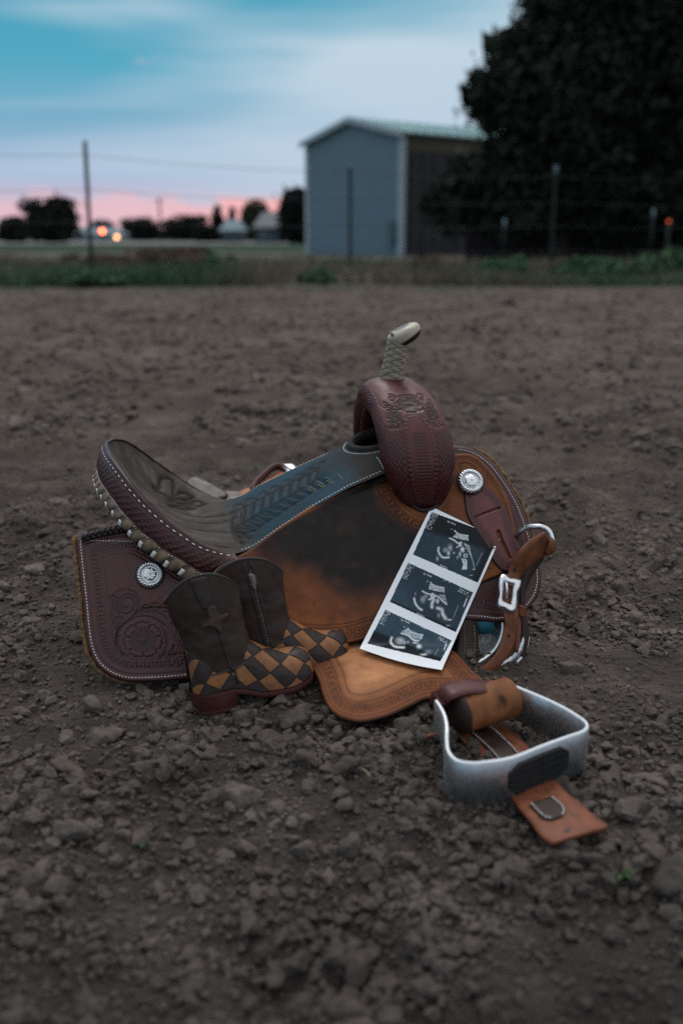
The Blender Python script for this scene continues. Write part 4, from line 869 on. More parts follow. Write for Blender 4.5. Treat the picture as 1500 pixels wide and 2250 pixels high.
# ---- conchos
def concho(px, py, off, r):
    c = hit(np.array([[px, py]], float), side(off))[0]; n = surf_n(np.array([[px, py]], float), side(off))[0]; n = n @ B3; c = W(c)
    a = np.cross(UPV, n); a /= np.linalg.norm(a); b = np.cross(n, a)
    prof = cr([(0, .0075), (.15, .0074), (.35, .0066), (.5, .0050), (.56, .0030), (.60, .0028), (.66, .0042), (.76, .0056), (.88, .0054), (.97, .0034), (1.0, .0010), (1.0, -.002)], 4)
    k = 96; th = np.linspace(0, 2 * math.pi, k, endpoint=False); R_, H_ = prof[:, 0:1], prof[:, 1:2]
    rope = np.where((R_ > .63) & (R_ < .99), .0011 * np.sin(th[None] * 24 + R_ * 16), 0) + np.where(R_ < .5, .0005 * np.cos(th[None] * 8) * np.sin(R_ * 26), 0)
    H2 = H_ + rope; R2 = R_ * r + 0 * th[None]
    V = c + a * (R2 * np.cos(th))[..., None] + b * (R2 * np.sin(th))[..., None] + n * H2[..., None]
    mesh_obj('concho', V.reshape(-1, 3), grid_faces(len(prof), k, False, True), M['silver'], saddle)
    a2 = np.linspace(0, 2 * math.pi, 40)
    V, F = tube(c + (a * np.cos(a2)[:, None] + b * np.sin(a2)[:, None]) * r * 1.0 + n * .0003, .0016, 6); mesh_obj('concho_rosette', V, F, M['black_edge'], saddle)
concho(330, 1263, .008, .0195)
concho(1033, 1058, .0245, .0205)

# ---- billet hanger with its slot and keyhole
hg = [(1020, 1045), (1035, 1036), (1052, 1045), (1066, 1064), (1082, 1080), (1099, 1097), (1113, 1120), (1122, 1145), (1130, 1170), (1140, 1195), (1149, 1216), (1146, 1236), (1134, 1250), (1119, 1256), (1102, 1252), (1086, 1235), (1076, 1215), (1064, 1193), (1050, 1172), (1037, 1152), (1027, 1133), (1022, 1108), (1020, 1080)]
def rel_hang(p, d, a, poly):
    x, y = p.T; km = key_mask(a, d, 8, 17, 13); ln = np.maximum(line_mask(d, 7, 1), line_mask(d, 18.5, 1)); cut = np.maximum(km, ln * .6)
    c = np.array((.092, .023, .023)) * (1 + .35 * sm(8, 22, d))[:, None] * (1 + .25 * (vnoise(x / 14, y / 14, 4) - .5))[:, None]; return -.0008 * cut, c * (1 - .6 * cut)[:, None]
SH = side(.021)
slot = [(1041, 1139), (1043, 1133), (1097, 1112), (1100, 1118)]; key_ = [(1089, 1168), (1092, 1163), (1097, 1164), (1101, 1172), (1103, 1180), (1113, 1203), (1124, 1226), (1119, 1230), (1107, 1208), (1096, 1186), (1091, 1177)]
o_hg, _ = panel('billet_hanger', hg, SH, M['tooled'], saddle, 1.9, .0045, rel_hang, edge=.0016, holes=(slot, key_), edge_dark=.85)

# ---- rigging ring, buckled strap
ringp = cr([(1140, 1200), (1136, 1180), (1142, 1168), (1158, 1159), (1173, 1157), (1190, 1158), (1203, 1165), (1210, 1178), (1211, 1194), (1200, 1215)], 6)
rt = np.interp(np.linspace(0, 1, len(ringp)), [0, .5, 1], [-.155, -.195, -.215]); o3 = loc(CAM)
def at_t(px, t):
    d = rays(px) @ B3.T; k = (np.asarray(t) - o3[1]) / d[..., 1]; return o3 + d * k[..., None]
V, F = tube(W(at_t(ringp, rt)), .0042, 12); mesh_obj('rigging_ring', V, F, M['silver'], saddle)
def strap_px(name, Lpx, Rpx, t, mat, thick=.0035, asub=None, bulge=.0012, n=6):
    Lc, Rc = cr(Lpx, n), cr(Rpx, n); tt = cr(np.asarray(t, float)[:, None] if np.ndim(t[0]) == 0 else np.asarray(t, float), n)
    tl2 = tt[:, 0]; tr2 = tt[:, -1]
    V, F = ribbon(W(at_t(Lc, tl2)), W(at_t(Rc, tr2)), thick, 7, bulge, up=-LF)
    return mesh_obj(name, V, F, M[mat], saddle) if asub is None else sub(name, V, F, M[mat], asub)
TF = lambda y: float(np.interp(y, [1160, 1260, 1350, 1463], [-.205, -.232, -.262, -.285]))
yl = [1185, 1200, 1222, 1250, 1290, 1347, 1380, 1430, 1463, 1480]
Ls = [(1197, 1170), (1160, 1193), (1139, 1216), (1120, 1253), (1108, 1290), (1107, 1347), (1110, 1380), (1093, 1430), (1063, 1465), (1045, 1482)]
Rs = [(1219, 1203), (1197, 1222), (1172, 1240), (1144, 1267), (1137, 1300), (1138, 1347), (1136, 1393), (1122, 1432), (1098, 1465), (1080, 1482)]
o_st = strap_px('buckled_strap', Ls, Rs, [(TF(y) - (.012 if y < 1230 else 0), TF(y)) for y in yl], 'strap')
holes = []
for hx, hy in ((1150, 1219), (1130, 1251), (1121, 1310), (1117, 1396)):
    c = at_t(np.array([(hx, hy)], float), np.array([TF(hy) - .003]))[0]; a = np.linspace(0, 2 * math.pi, 10, endpoint=False)
    holes.append((W(c + np.column_stack([.0022 * np.cos(a), np.zeros(10) - .0012, .0022 * np.sin(a)])), [list(range(10))]))
for V, F in holes: sub('punched_hole', V, F, M['black_edge'], o_st)
# keeper loop at the ring and the strap's other layer running down behind
strap_px('keeper_loop', [(1197, 1213), (1206, 1192), (1212, 1180)], [(1204, 1222), (1216, 1214), (1223, 1203)], [-.222, -.226, -.222], 'strap', .006)
strap_px('strap_return', [(1190, 1222), (1160, 1250), (1146, 1285), (1143, 1335), (1146, 1390), (1140, 1440)], [(1196, 1226), (1172, 1262), (1155, 1300), (1156, 1340), (1162, 1400), (1152, 1445)], [-.212, -.214, -.222, -.235, -.25, -.262], 'strap_dark')
strap_px('hanging_thong', [(1132, 1345), (1133, 1390), (1130, 1432)], [(1142, 1340), (1144, 1390), (1138, 1436)], [-.25, -.262, -.272], 'strap')
strap_px('strap_keeper', [(1140, 1330), (1138, 1352)], [(1156, 1334), (1154, 1356)], [-.255, -.256], 'strap', .005)
# buckle: scalloped silver frame
bk = resample(cr([(1101, 1262), (1110, 1262), (1122, 1269), (1134, 1270), (1143, 1275), (1144, 1287), (1137, 1302), (1136, 1322), (1134, 1340), (1128, 1348), (1118, 1346), (1108, 1339), (1096, 1336), (1092, 1326), (1096, 1308), (1095, 1290), (1096, 1270)], 6, True), 2.0, True)
cbk = bk.mean(0); inn_ = resample(np.array([(1107, 1282), (1127, 1288), (1121, 1329), (1104, 1320)]), 2.0, True)
ang = np.arctan2(*(bk - cbk).T[::-1]); ai = np.arctan2(*(inn_ - cbk).T[::-1]); o_ = np.argsort(ai); inn2 = np.stack([np.interp(ang, ai[o_], inn_[o_, k], period=2 * math.pi) for k in (0, 1)], 1)
rows = []
for f_, dt in ((0, .001), (.12, -.0035), (.4, -.0052), (.7, -.0045), (1, -.001)): p_ = bk * (1 - f_) + inn2 * f_; rows.append(W(at_t(p_, np.array([TF(y) for y in p_[:, 1]]) - .006 + dt)))
V = np.stack(rows, 1); o_bk = mesh_obj('buckle', V.reshape(-1, 3), grid_faces(len(bk), 5, True, False), M['silver'], saddle)
V, F = tube(W(at_t(np.array([(1112., 1280.), (1113., 1296.), (1112., 1314.)]), np.array([TF(1280) - .013, TF(1296) - .011, TF(1314) - .008]))), .0018, 8); sub('tongue', V, F, M['silver'], o_bk)

# ---- the far stirrup and fleece seen through the gap under the front skirt
lp = cr([(1105, 1362), (1106, 1385), (1100, 1410), (1085, 1435), (1060, 1455), (1040, 1462)], 8)
lo_t = np.interp(lp[:, 1], [1362, 1462], [-.224, -.262]); La_ = W(at_t(lp, lo_t)); 
V, F = ribbon(La_, La_ + LF * .03, .003, 5); far_st = mesh_obj('far_stirrup', V, F, M['aluminium'], saddle)
lp2 = cr([(1160, 1400), (1158, 1415), (1150, 1437), (1135, 1455), (1113, 1466), (1095, 1474)], 8); P2 = W(at_t(lp2, np.interp(lp2[:, 1], [1396, 1470], [-.245, -.268])))
lp3 = cr([(1150, 1396), (1146, 1412), (1137, 1430), (1122, 1446), (1103, 1458), (1085, 1468)], 8); P3 = W(at_t(lp3, np.interp(lp3[:, 1], [1396, 1470], [-.252, -.275])))
V, F = ribbon(P3, P2, .004, 6, .001, up=-LF); sub('engraved_band', V, F, M['engraved'], far_st)
V, F = tube(P2, .0022, 8); sub('stirrup_edge', V, F, M['silver'], far_st)
gp = np.array([[(x, y) for y in np.linspace(1362, 1470, 14)] for x in np.linspace(1040, 1108, 12)]); gq = gp.reshape(-1, 2); Pg = W(at_t(gq, np.interp(gq[:, 1], [1362, 1470], [-.205, -.250]) + .008 * RNG.random(14 * 12)))
mesh_obj('inner_fleece', Pg, grid_faces(12, 14), M['fleece_grey'], saddle)
strap_px('inner_strap', [(1005, 1362), (1006, 1400), (1000, 1440), (995, 1475)], [(1047, 1362), (1050, 1400), (1052, 1440), (1046, 1475)], [-.222, -.234, -.250, -.262], 'strap_dark')
o_isl = saddle.children[-1]
parts = []
for xo in (1018, 1040):
    P = W(at_t(resample(np.array([(xo, 1372.), (xo + 3, 1410.), (xo - 1, 1452.)]), 2), np.full(0, 0) if False else np.linspace(-.2265, -.256, len(resample(np.array([(xo, 1372.), (xo + 3, 1410.), (xo - 1, 1452.)]), 2)))))
    parts += stitch_line(P - LF * .0012, np.tile(-LF, (len(P), 1)), .0034, .0016, .0006, .0006)
V, F = join(parts); o = mesh_obj('inner_strap_stitching', V, F, M['thread_y'], saddle, smooth=False); o['kind'] = 'stuff'
V, F = box(W(at_t(np.array([(1063., 1378.)]), np.array([-.222]))[0]), (.03, .003, .02)); mesh_obj('teal_pad', V, F, surf_mat('teal_cloth', (.02, .12, .16), rough=.8), saddle)

# ---- near stirrup on the ground
up_px = resample(cr([(958, 1538), (966, 1550), (976, 1570), (981, 1595), (981, 1625), (985, 1650), (1002, 1668), (1030, 1674), (1060, 1673), (1123, 1663), (1193, 1636), (1245, 1617), (1275, 1607), (1288, 1597), (1284, 1584), (1262, 1568), (1235, 1552), (1200, 1535), (1165, 1520), (1135, 1508), (1116, 1500)], 8), 4)
nu2 = len(up_px); fr = np.linspace(0, 1, nu2); zt = np.interp(fr, [0, .12, .3, .7, .85, 1], [.066, .060, .057, .057, .058, .064])
UPc = np.array([ground_at(p, z) for p, z in zip(up_px, zt)])
ctr_ = UPc.mean(0); tg = np.gradient(UPc, axis=0); tg /= np.linalg.norm(tg, axis=1)[:, None]; on = np.cross(tg, UPV); on *= np.sign(np.sum(on * (UPc - ctr_), 1))[:, None]
hgt = np.interp(fr, [0, .15, .3, .5, .7, .85, 1], [.040, .048, .058, .060, .056, .05, .045])
rows = []
for o_n, dz in ((.0026, -.0012), (.0016, 0), (-.0012, 0), (-.0024, -.0012)): rows.append(UPc + on * o_n + UPV * dz)
for o_n in (-.0024, .0026): rows.append(UPc + on * o_n - UPV * hgt[:, None])
V = np.stack(rows, 1); o_sp = mesh_obj('stirrup', V.reshape(-1, 3), grid_faces(nu2, 6, False, True).tolist() + [list(range(6)), list(range((nu2 - 1) * 6, nu2 * 6))[::-1]], M['aluminium'], saddle, smooth=False)
for p in o_sp.data.polygons: p.use_smooth = abs(p.normal.z) < .5
# rubber tread pad on the outer face
i0, i1 = np.argmin(np.abs(up_px[:, 0] - 1112) + 50 * (up_px[:, 1] < 1620)), np.argmin(np.abs(up_px[:, 0] - 1250) + 50 * (up_px[:, 1] < 1600))
idx = np.linspace(i0, i1, 40); Pp = np.stack([np.interp(idx, np.arange(nu2), UPc[:, k]) for k in range(3)], 1); Op = np.stack([np.interp(idx, np.arange(nu2), on[:, k]) for k in range(3)], 1)
fx = np.linspace(0, 1, 40); chf = np.interp(fx, [0, .16, .84, 1], [.011, 0, 0, .011]); rows = []
for v in np.linspace(0, 1, 14):
    z0, z1 = .007 + chf, .049 - chf; dz = z0 + (z1 - z0) * v; hgt_ = .0050 + .0004 * (math.sin(v * math.pi * 9) > 0) - .0036 * ((v < .03) or (v > .97)); hh = np.full(40, hgt_); hh[[0, -1]] = .0012
    rows.append(Pp + Op * hh[:, None] - UPV * dz[:, None])
sub('tread_pad', np.stack(rows, 1).reshape(-1, 3), grid_faces(40, 14), M['rubber'], o_sp, smooth=False)
# leather roll round the stirrup's top bar
ra, rb = ground_at((1000, 1569), .046), ground_at((1122, 1531), .050); axr = rb - ra; Lr = np.linalg.norm(axr)
tt = np.linspace(0, 1, 40); Pr = ra + axr * tt[:, None]; rr2 = np.interp(tt, [0, .02, .06, .94, .98, 1], [.0225, .0255, .0262, .0262, .0255, .0225])
V, F = tube(Pr, rr2, 48); vn = V - np.repeat(Pr, 48, 0)
cz = np.array((.19, .072, .030)) * (.7 + .6 * vnoise(V[:, 0] * 60, V[:, 2] * 60, 3))[:, None]
sp_ = sm(.5, .68, fbm(V[:, 0] * 45 + 2, V[:, 1] * 45 + V[:, 2] * 30, 3, 6)); cz = cz * (1 - .75 * sp_)[:, None]
eb = ((np.repeat(tt, 48) < .09)); cz[eb] = (.035, .02, .018)
mesh_obj('stirrup_roll', V, F, M['rough_out'], saddle, col=cz)
# hobble band over the top of the stirrup
hbp = [(948, 1537, .030), (950, 1528, .052), (958, 1515, .068), (972, 1503, .078), (1000, 1494, .080), (1035, 1491, .078), (1075, 1495, .070)]
hc = cr(np.array(hbp), 8); Lh = np.array([ground_at(p[:2], p[2]) for p in hc]); hv = ground_at((975, 1560), .05) - ground_at((958, 1530), .06)
dn = np.array([.010, -.030, -.004]); V, F = ribbon(Lh, Lh + dn, .004, 6, .002, up=UPV); mesh_obj('hobble_strap', V, F, M['burgundy'], saddle)
# stirrup leather: the tail lying on the ground
gz = lambda p, z: np.array([ground_at(q, z_) for q, z_ in zip(p, z)])
Ll = cr([(985, 1570), (1002, 1602), (1016, 1625), (1040, 1647), (1067, 1675), (1105, 1727), (1137, 1770), (1165, 1803), (1184, 1830), (1205, 1847)], 8)
Rl = cr([(1060, 1555), (1085, 1570), (1100, 1583), (1130, 1610), (1160, 1640), (1205, 1695), (1240, 1737), (1272, 1762), (1300, 1787), (1331, 1810)], 8)
zl = np.interp(np.linspace(0, 1, len(Ll)), [0, .15, .35, .6, .85, 1], [.030, .018, .010, .008, .014, .016])
Lg, Rg = gz(Ll, zl), gz(Rl, zl); endp = [(1331, 1810), (1326, 1822), (1311, 1835), (1288, 1844), (1263, 1849), (1235, 1851), (1205, 1847)]
nC = 13; u = np.linspace(0, 1, nC)
Vs = Lg[:, None] + (Rg - Lg)[:, None] * u[None, :, None] + UPV * (.002 * np.sin(u * math.pi))[None, :, None]
# rounded end
ext = []
for e in (1, 2, 3, 4):
    f_ = e / 4; d_ = Lg[-1] - Lg[-4]; d_ = d_ / np.linalg.norm(d_); wdt = math.sqrt(max(0, 1 - f_ ** 6)); c_ = (Lg[-1] + Rg[-1]) / 2
    ext.append(c_ + (Lg[-1] - c_)[None] * wdt * (1 - 2 * u)[:, None] + d_ * .007 * f_ + UPV * (.002 * np.sin(u * math.pi))[:, None])
Vs = np.concatenate([Vs, np.stack(ext)], 0); ns2 = len(Vs); Vbm = Vs - UPV * .0045
o_sl = mesh_obj('stirrup_leather', np.concatenate([Vs, Vbm[:, ::-1]], 1).reshape(-1, 3), grid_faces(ns2, 2 * nC, False, True).tolist() + [list(range(2 * nC))], M['strap'], saddle)
# dark stitched overlay strip on it
for a_, b_, nm in ((6, 40, 'overlay_strip'), (50, 62, 'overlay_strip')):
    ids = np.arange(a_, min(b_, len(Lg))); u0, u1 = (.20, .68) if a_ < 20 else (.16, .66)
    A_ = Lg[ids] + (Rg - Lg)[ids] * u0 + UPV * .0042; C_ = Lg[ids] + (Rg - Lg)[ids] * u1 + UPV * .0042
    if a_ > 20:
        m_ = (A_ + C_) / 2; s_ = np.sqrt(np.clip(1 - (np.linspace(-.25, 1, len(ids)).clip(0) ** 4), 0.08, 1))[:, None]; A_, C_ = m_ + (A_ - m_) * s_, m_ + (C_ - m_) * s_
    V, F = ribbon(A_, C_, .0022, 5, .0006, up=UPV); ov = sub(nm, V, F, M['strap_dark'], o_sl)
    pt = []
    for q0, q1 in ((.07, 0), (.93, 0)): P = A_ + (C_ - A_) * q0 + UPV * .0008; pt += stitch_line(P, np.tile(UPV, (len(P), 1)), .0032, .0012, .0008, .0008)
    if pt:
        V, F = join(pt); o = mesh_obj('overlay_stitching', V, F, M['thread'], saddle, smooth=False); o['kind'] = 'stuff'
V, F = tube(np.array([ground_at(p, .014) for p in ((924, 1622), (945, 1618), (965, 1612), (985, 1608))]), [.003, .004, .004, .004], 8); mesh_obj('lace_end', V, F, M['strap'], saddle)

# ---- far side: fender pushed out, its hobble strap and stirrup, the far skirt's corner
fz = lambda q: (.085 + .50 * (q[..., 1] - .2)) - q[..., 2]
panel('far_fender', [(470, 1112), (486, 1102), (510, 1087), (540, 1072), (564, 1069), (590, 1050), (616, 1033), (630, 1033), (650, 1045), (670, 1062), (660, 1100), (560, 1140), (480, 1130)], fz, M['rough_out'], saddle, 5, .005, lambda p, d, a, q: (np.zeros(len(p)), TAN * (.8 + .4 * vnoise(p[:, 0] / 20, p[:, 1] / 20, 2))[:, None] * np.where(p[:, 0:1] > 590, np.array([[.8, .6, .5]]), 1)), edge_dark=.1)
fzz = lambda o_: (lambda q: (.085 + .50 * (q[..., 1] - .2) + o_) - q[..., 2])
V, F = tube(W(hit(cr([(554, 1078), (562, 1062), (578, 1046), (598, 1029), (614, 1025), (632, 1034), (650, 1046)], 6), fzz(.004))), .0085, 10, ry=.005); mesh_obj('far_hobble_strap', V, F, M['burgundy'], saddle)
panel('far_stirrup_side', [(615, 1019), (628, 1018), (642, 1018), (652, 1026), (664, 1036), (672, 1060), (640, 1050), (628, 1030)], fzz(.012), M['aluminium'], saddle, 5, .006, None, base=(.6, .6, .6))
panel('far_rear_skirt', [(432, 1085), (446, 1078), (480, 1076), (520, 1077), (560, 1085), (560, 1130), (480, 1140), (430, 1120)], fzz(.0), M['tooled'], saddle, 5, .006, None, base=BURG * .8, edge_dark=.5)
panel('far_skirt_corner', [(408, 1062), (414, 1049), (426, 1046), (440, 1048), (456, 1056), (472, 1065), (492, 1076), (500, 1090), (460, 1100), (420, 1085)], fzz(.014), M['tooled'], saddle, 5, .006, None, base=(.03, .02, .02), edge_dark=.2)

# ------------------------------------------------------------------ ultrasound prints: one strip of three
print_strip = tag(empty('ultrasound_print', W(hit(np.array([(970., 1460.)]), side(.03)))[0].tolist(), (0, 0, 0)), 'glossy white strip of three ultrasound prints leaning on the saddle', 'photo strip')
CO = np.array([(947, 1113), (1097, 1185), (970, 1472), (790, 1425)], float)          # TL TR BR BL in the photograph
def strip_px(a, b):                        # straight sides, slight bow; a across, b down
    a = np.asarray(a, float)[..., None]; b = np.asarray(b, float)[..., None]
    top = CO[0] * (1 - a) + CO[1] * a; bot = CO[3] * (1 - a) + CO[2] * a
    q = top * (1 - b) + bot * b
    q[..., 1] += (6.0 * np.sin(a * math.pi) * b)[..., 0] * .9; q[..., 0] += (5 * np.sin(b * math.pi) * (1 - .6 * a))[..., 0] * .0
    return q
def strip_surf(b): return lambda q: q[..., 1] - (Tside(q[..., 2]) - (.0190 + .0022 * np.sin(b * 9.0) + .010 * np.clip(b - .62, 0, 1) ** 1.5 * 4))
def strip3(a, b, lift=0.0):
    px = strip_px(a, b); f = strip_surf(np.asarray(b, float))
    def g(q):                              # rests on the jockey above and on the fender below, bending softly between
        A = f(q); Bf = (Gf(q) + .007) - q[..., 2]; k = .012; return .5 * (A + Bf + np.sqrt((A - Bf) ** 2 + k * k)) + lift
    return hit(px, g)
nu3, nv3 = 210, 420
ga, gb = np.meshgrid(np.linspace(0, 1, nu3), np.linspace(0, 1, nv3), indexing='ij')
PXY = strip_px(ga, gb)
P3d = strip3(ga, gb)
colr = np.tile(np.array((.84, .87, .90)), (nu3, nv3, 1))
def us(tl, bl, br, tr, z0, zs, feats, kind):
    """one print: corners in enlarged-crop pixels (crop origin z0, scale zs); feats drawn in the same pixels"""
    global colr
    TLc, BL, BR, TR = [np.array(c, float) for c in (tl, bl, br, tr)]
    # paper pixel -> crop pixel, so that the drawing sits where it does in the picture
    X = (PXY[..., 0] - z0[0]) * zs; Y = (PXY[..., 1] - z0[1]) * zs
    p = np.stack([X.ravel(), Y.ravel()], 1)
    ins = inside(p, np.array([TLc, TR, BR, BL])).reshape(nu3, nv3)
    ax = TR - TLc; ay = BL - TLc; det = ax[0] * ay[1] - ax[1] * ay[0]
    d = p - TLc; A = (d[:, 0] * ay[1] - d[:, 1] * ay[0]) / det; Bq = (ax[0] * d[:, 1] - ax[1] * d[:, 0]) / det
    bgc = np.tile(np.array((.018, .036, .052)), (len(p), 1))
    if kind == 1: m = sm(.36, .48, Bq + .06 * A); bgc = bgc * (.18 + .95 * m)[:, None]; bgc = bgc * (1 - .75 * sm(.86, .95, A) * 1.0)[:, None]
    elif kind == 2: bgc = bgc * (1.1 + .7 * sm(.5, 0, A) * sm(.3, .9, Bq))[:, None]; bgc = bgc * (1 - .85 * sm(.93, .97, Bq))[:, None]
    else: bgc = bgc * (1.9 - .9 * Bq)[:, None]; bgc = bgc * (1 - .85 * sm(.55, .62, Bq + .10 * A - .04) * sm(.98, .80, Bq + .10 * A))[:, None]
    bgc = bgc * (.7 + .6 * vnoise(p[:, 0] / 6, p[:, 1] / 6, 40 + kind) * (.5 + vnoise(p[:, 0] / 60, p[:, 1] / 60, 50 + kind)))[:, None]
    L = np.zeros(len(p)); spk = .65 + .7 * vnoise(p[:, 0] / 9, p[:, 1] / 9, kind)
    for f in feats:
        if f[0] == 'l':                                   # bright line: points, width, value
            dd, _ = dist_arc(p, cr(f[1], 6), False); L = np.maximum(L, np.exp(-(dd / f[2]) ** 2) * f[3])
        elif f[0] == 'b':                                 # blob
            (cx, cy), r, v = f[1], f[2], f[3]; rx, ry = r if isinstance(r, tuple) else (r, r)
            dd = np.hypot((p[:, 0] - cx) / rx, (p[:, 1] - cy) / ry); L = np.maximum(L, np.exp(-dd ** 3) * v * spk)
        elif f[0] == 'o':
            (cx, cy), r, v = f[1], f[2], f[3]; dd = np.abs(np.hypot(p[:, 0] - cx, p[:, 1] - cy) - r); L = np.maximum(L, np.exp(-(dd / 9) ** 2) * v)
        elif f[0] == 'p':                                 # streaky polygon
            k = inside(p, np.array(f[1], float)); s_ = .5 + .5 * np.sin((p[:, 1] - .32 * p[:, 0]) / (f[3] * .55) + 2 * vnoise(p[:, 0] / 40, p[:, 1] / 14, 5)); L = np.maximum(L, k * f[2] * (.55 + .45 * s_) * (.6 + .8 * vnoise(p[:, 0] / 26, p[:, 1] / 7, 6)))
        elif f[0] == 't':                                 # rows of tiny type: origin, direction along, rows, length
            o, ux_, rows, ln = np.array(f[1], float), f[2], f[3], f[4]; e1 = ax / np.linalg.norm(ax); e2 = ay / np.linalg.norm(ay); det2 = e1[0] * e2[1] - e1[1] * e2[0]
            r_ = p - o; u = (r_[:, 0] * e2[1] - r_[:, 1] * e2[0]) / det2; v = (e1[0] * r_[:, 1] - e1[1] * r_[:, 0]) / det2
            ph = f[5]; k = (u > 0) & (u < ln) & (v > 0) & (v < rows * ph) & ((v % ph) < ph * .62); on = vnoise(u / 7, np.floor(v / ph) * 7.3, kind + 3) > .42; ln_ok = u < ln * (.45 + .55 * vnoise(np.floor(v / ph) * 3.1, 0 * v, 7)); L = np.maximum(L, k * on * ln_ok * .55)
    lin = np.clip(L * (.72 + .5 * vnoise(p[:, 0] / 8, p[:, 1] / 8, 60 + kind)), 0, 1) ** 1.3
    c = bgc * (1 - lin)[:, None] + np.array((.78, .84, .88)) * lin[:, None]
    colr = np.where(ins[..., None], c.reshape(nu3, nv3, 3), colr)
Z1, S1 = (900, 1100), 1500 / 210; Z2, S2 = (790, 1220), 1500 / 260
us((345, 180), (50, 845), (1065, 1290), (1385, 560), Z1, S1, [
    ('t', (352, 195), 0, 9, 110, 30), ('l', [(700, 470), (770, 525), (910, 550)], 9, .9), ('p', [(670, 570), (740, 505), (910, 560), (922, 632), (800, 612)], .75, 6),
    ('l', [(625, 590), (700, 625), (755, 668), (805, 655)], 11, 1), ('b', (790, 690), (26, 40), .8), ('l', [(735, 735), (770, 705)], 10, .8), ('l', [(450, 735), (448, 800), (490, 872), (540, 895), (610, 890)], 15, 1),
    ('b', (560, 775), (45, 40), .45), ('b', (605, 825), (26, 40), .75), ('b', (630, 740), (40, 60), .45), ('b', (825, 770), (32, 45), .95), ('b', (785, 840), (20, 45), .7), ('o', (872, 865), 28, .7), ('b', (872, 865), 16, .5),
    ('p', [(805, 905), (900, 925), (895, 1085), (810, 1080), (835, 1000)], 1.0, 9), ('p', [(835, 650), (935, 705), (985, 945), (960, 900), (890, 760)], .55, 12), ('l', [(935, 780), (985, 945), (1015, 1080)], 5, .7), ('b', (1005, 1078), (22, 9), .8),
    ('l', [(1132, 820), (1045, 1018)], 4, .55), ('b', (430, 910), (22, 40), .55), ('b', (690, 820), 20, .5), ('b', (745, 890), (14, 30), .5), ('b', (655, 448), 10, .6), ('b', (960, 1172), (30, 7), .6)], 1)
us((615, 95), (380, 590), (1215, 975), (1435, 470), Z2, S2, [
    ('t', (620, 105), 0, 8, 90, 26), ('l', [(895, 345), (955, 392), (1068, 412)], 8, .9), ('p', [(868, 432), (890, 358), (1070, 412), (1076, 476)], .75, 5), ('l', [(793, 455), (870, 492), (925, 490)], 9, 1),
    ('l', [(925, 490), (905, 520), (930, 540), (880, 560)], 14, .9), ('b', (945, 515), (26, 22), .85), ('l', [(955, 510), (1000, 530), (1050, 580), (1100, 622)], 10, .95), ('p', [(1005, 500), (1080, 495), (1108, 620), (1040, 550)], .5, 10),
    ('b', (985, 580), (22, 32), .8), ('l', [(940, 560), (915, 610), (915, 660)], 20, .85), ('l', [(688, 545), (705, 610), (740, 660), (785, 693)], 13, 1), ('b', (800, 560), (35, 48), .45), ('b', (835, 520), (25, 30), .4),
    ('l', [(985, 670), (1040, 690), (1050, 740), (1085, 800)], 22, .85), ('b', (1000, 760), (18, 35), .4), ('b', (1135, 818), (34, 12), .8), ('l', [(1250, 632), (1185, 790)], 3.5, .55), ('l', [(1355, 552), (1318, 648)], 9, .85), ('b', (1370, 522), (10, 6), .8), ('b', (858, 330), 9, .8),
    ('t', (1062, 305), 0, 1, 110, 24), ('t', (1270, 395), 0, 3, 150, 26), ('b', (705, 490), (9, 20), .5), ('b', (1120, 890), (28, 7), .6)], 2)
us((325, 690), (95, 1120), (1020, 1345), (1165, 1080), Z2, S2, [
    ('t', (330, 700), 0, 8, 80, 24), ('l', [(610, 925), (670, 985), (800, 1010)], 8, .85), ('p', [(528, 962), (600, 932), (800, 1012), (790, 1068), (690, 1052)], .7, 5), ('l', [(530, 990), (610, 1015), (680, 1072), (745, 1082)], 11, 1),
    ('l', [(405, 1045), (392, 1095), (425, 1145), (480, 1165), (560, 1168)], 15, 1), ('b', (510, 1085), (62, 46), .6), ('b', (560, 1105), (30, 30), .5), ('b', (705, 1108), (36, 16), .75), ('b', (752, 1155), (34, 30), .9), ('b', (610, 1100), 16, .5),
    ('b', (810, 1258), (50, 16), .7), ('b', (870, 1225), (50, 30), .3), ('l', [(990, 1190), (950, 1265)], 3.5, .55), ('l', [(1092, 1132), (1070, 1195)], 9, .85), ('b', (565, 908), 9, .8), ('t', (1000, 1030), 0, 2, 150, 24), ('t', (780, 900), 0, 1, 100, 22)], 3)
Vt = P3d.reshape(-1, 3); st_ = 10; Bk = P3d[::st_ - 1 if False else 1][np.r_[0:nu3:10, nu3 - 1]][:, np.r_[0:nv3:10, nv3 - 1]]; PB = PXY[np.r_[0:nu3:10, nu3 - 1]][:, np.r_[0:nv3:10, nv3 - 1]]; nbu, nbv = Bk.shape[:2]
Vb_ = Bk.reshape(-1, 3) - surf_n(PB.reshape(-1, 2), side(.02)) * .0006
Fp = grid_faces(nu3, nv3)[:, ::-1]; Fbk = grid_faces(nbu, nbv) + len(Vt)
o_pr = mesh_obj('paper', W(np.vstack([Vt, Vb_])), np.vstack([Fp, Fbk]), M['print'], print_strip, col=np.vstack([colr.reshape(-1, 3), np.tile((.7, .72, .74), (len(Vb_), 1))]))
def px_to_ab(px):                           # invert strip_px by Newton steps
    a = np.full(len(px), .5); b = np.full(len(px), .5)
    for _ in range(12):
        e = 1e-4; f0 = strip_px(a, b); fa = (strip_px(a + e, b) - f0) / e; fb = (strip_px(a, b + e) - f0) / e; r = px - f0
        det = fa[:, 0] * fb[:, 1] - fa[:, 1] * fb[:, 0]; a = a + (r[:, 0] * fb[:, 1] - r[:, 1] * fb[:, 0]) / det; b = b + (fa[:, 0] * r[:, 1] - fa[:, 1] * r[:, 0]) / det
    return a, b
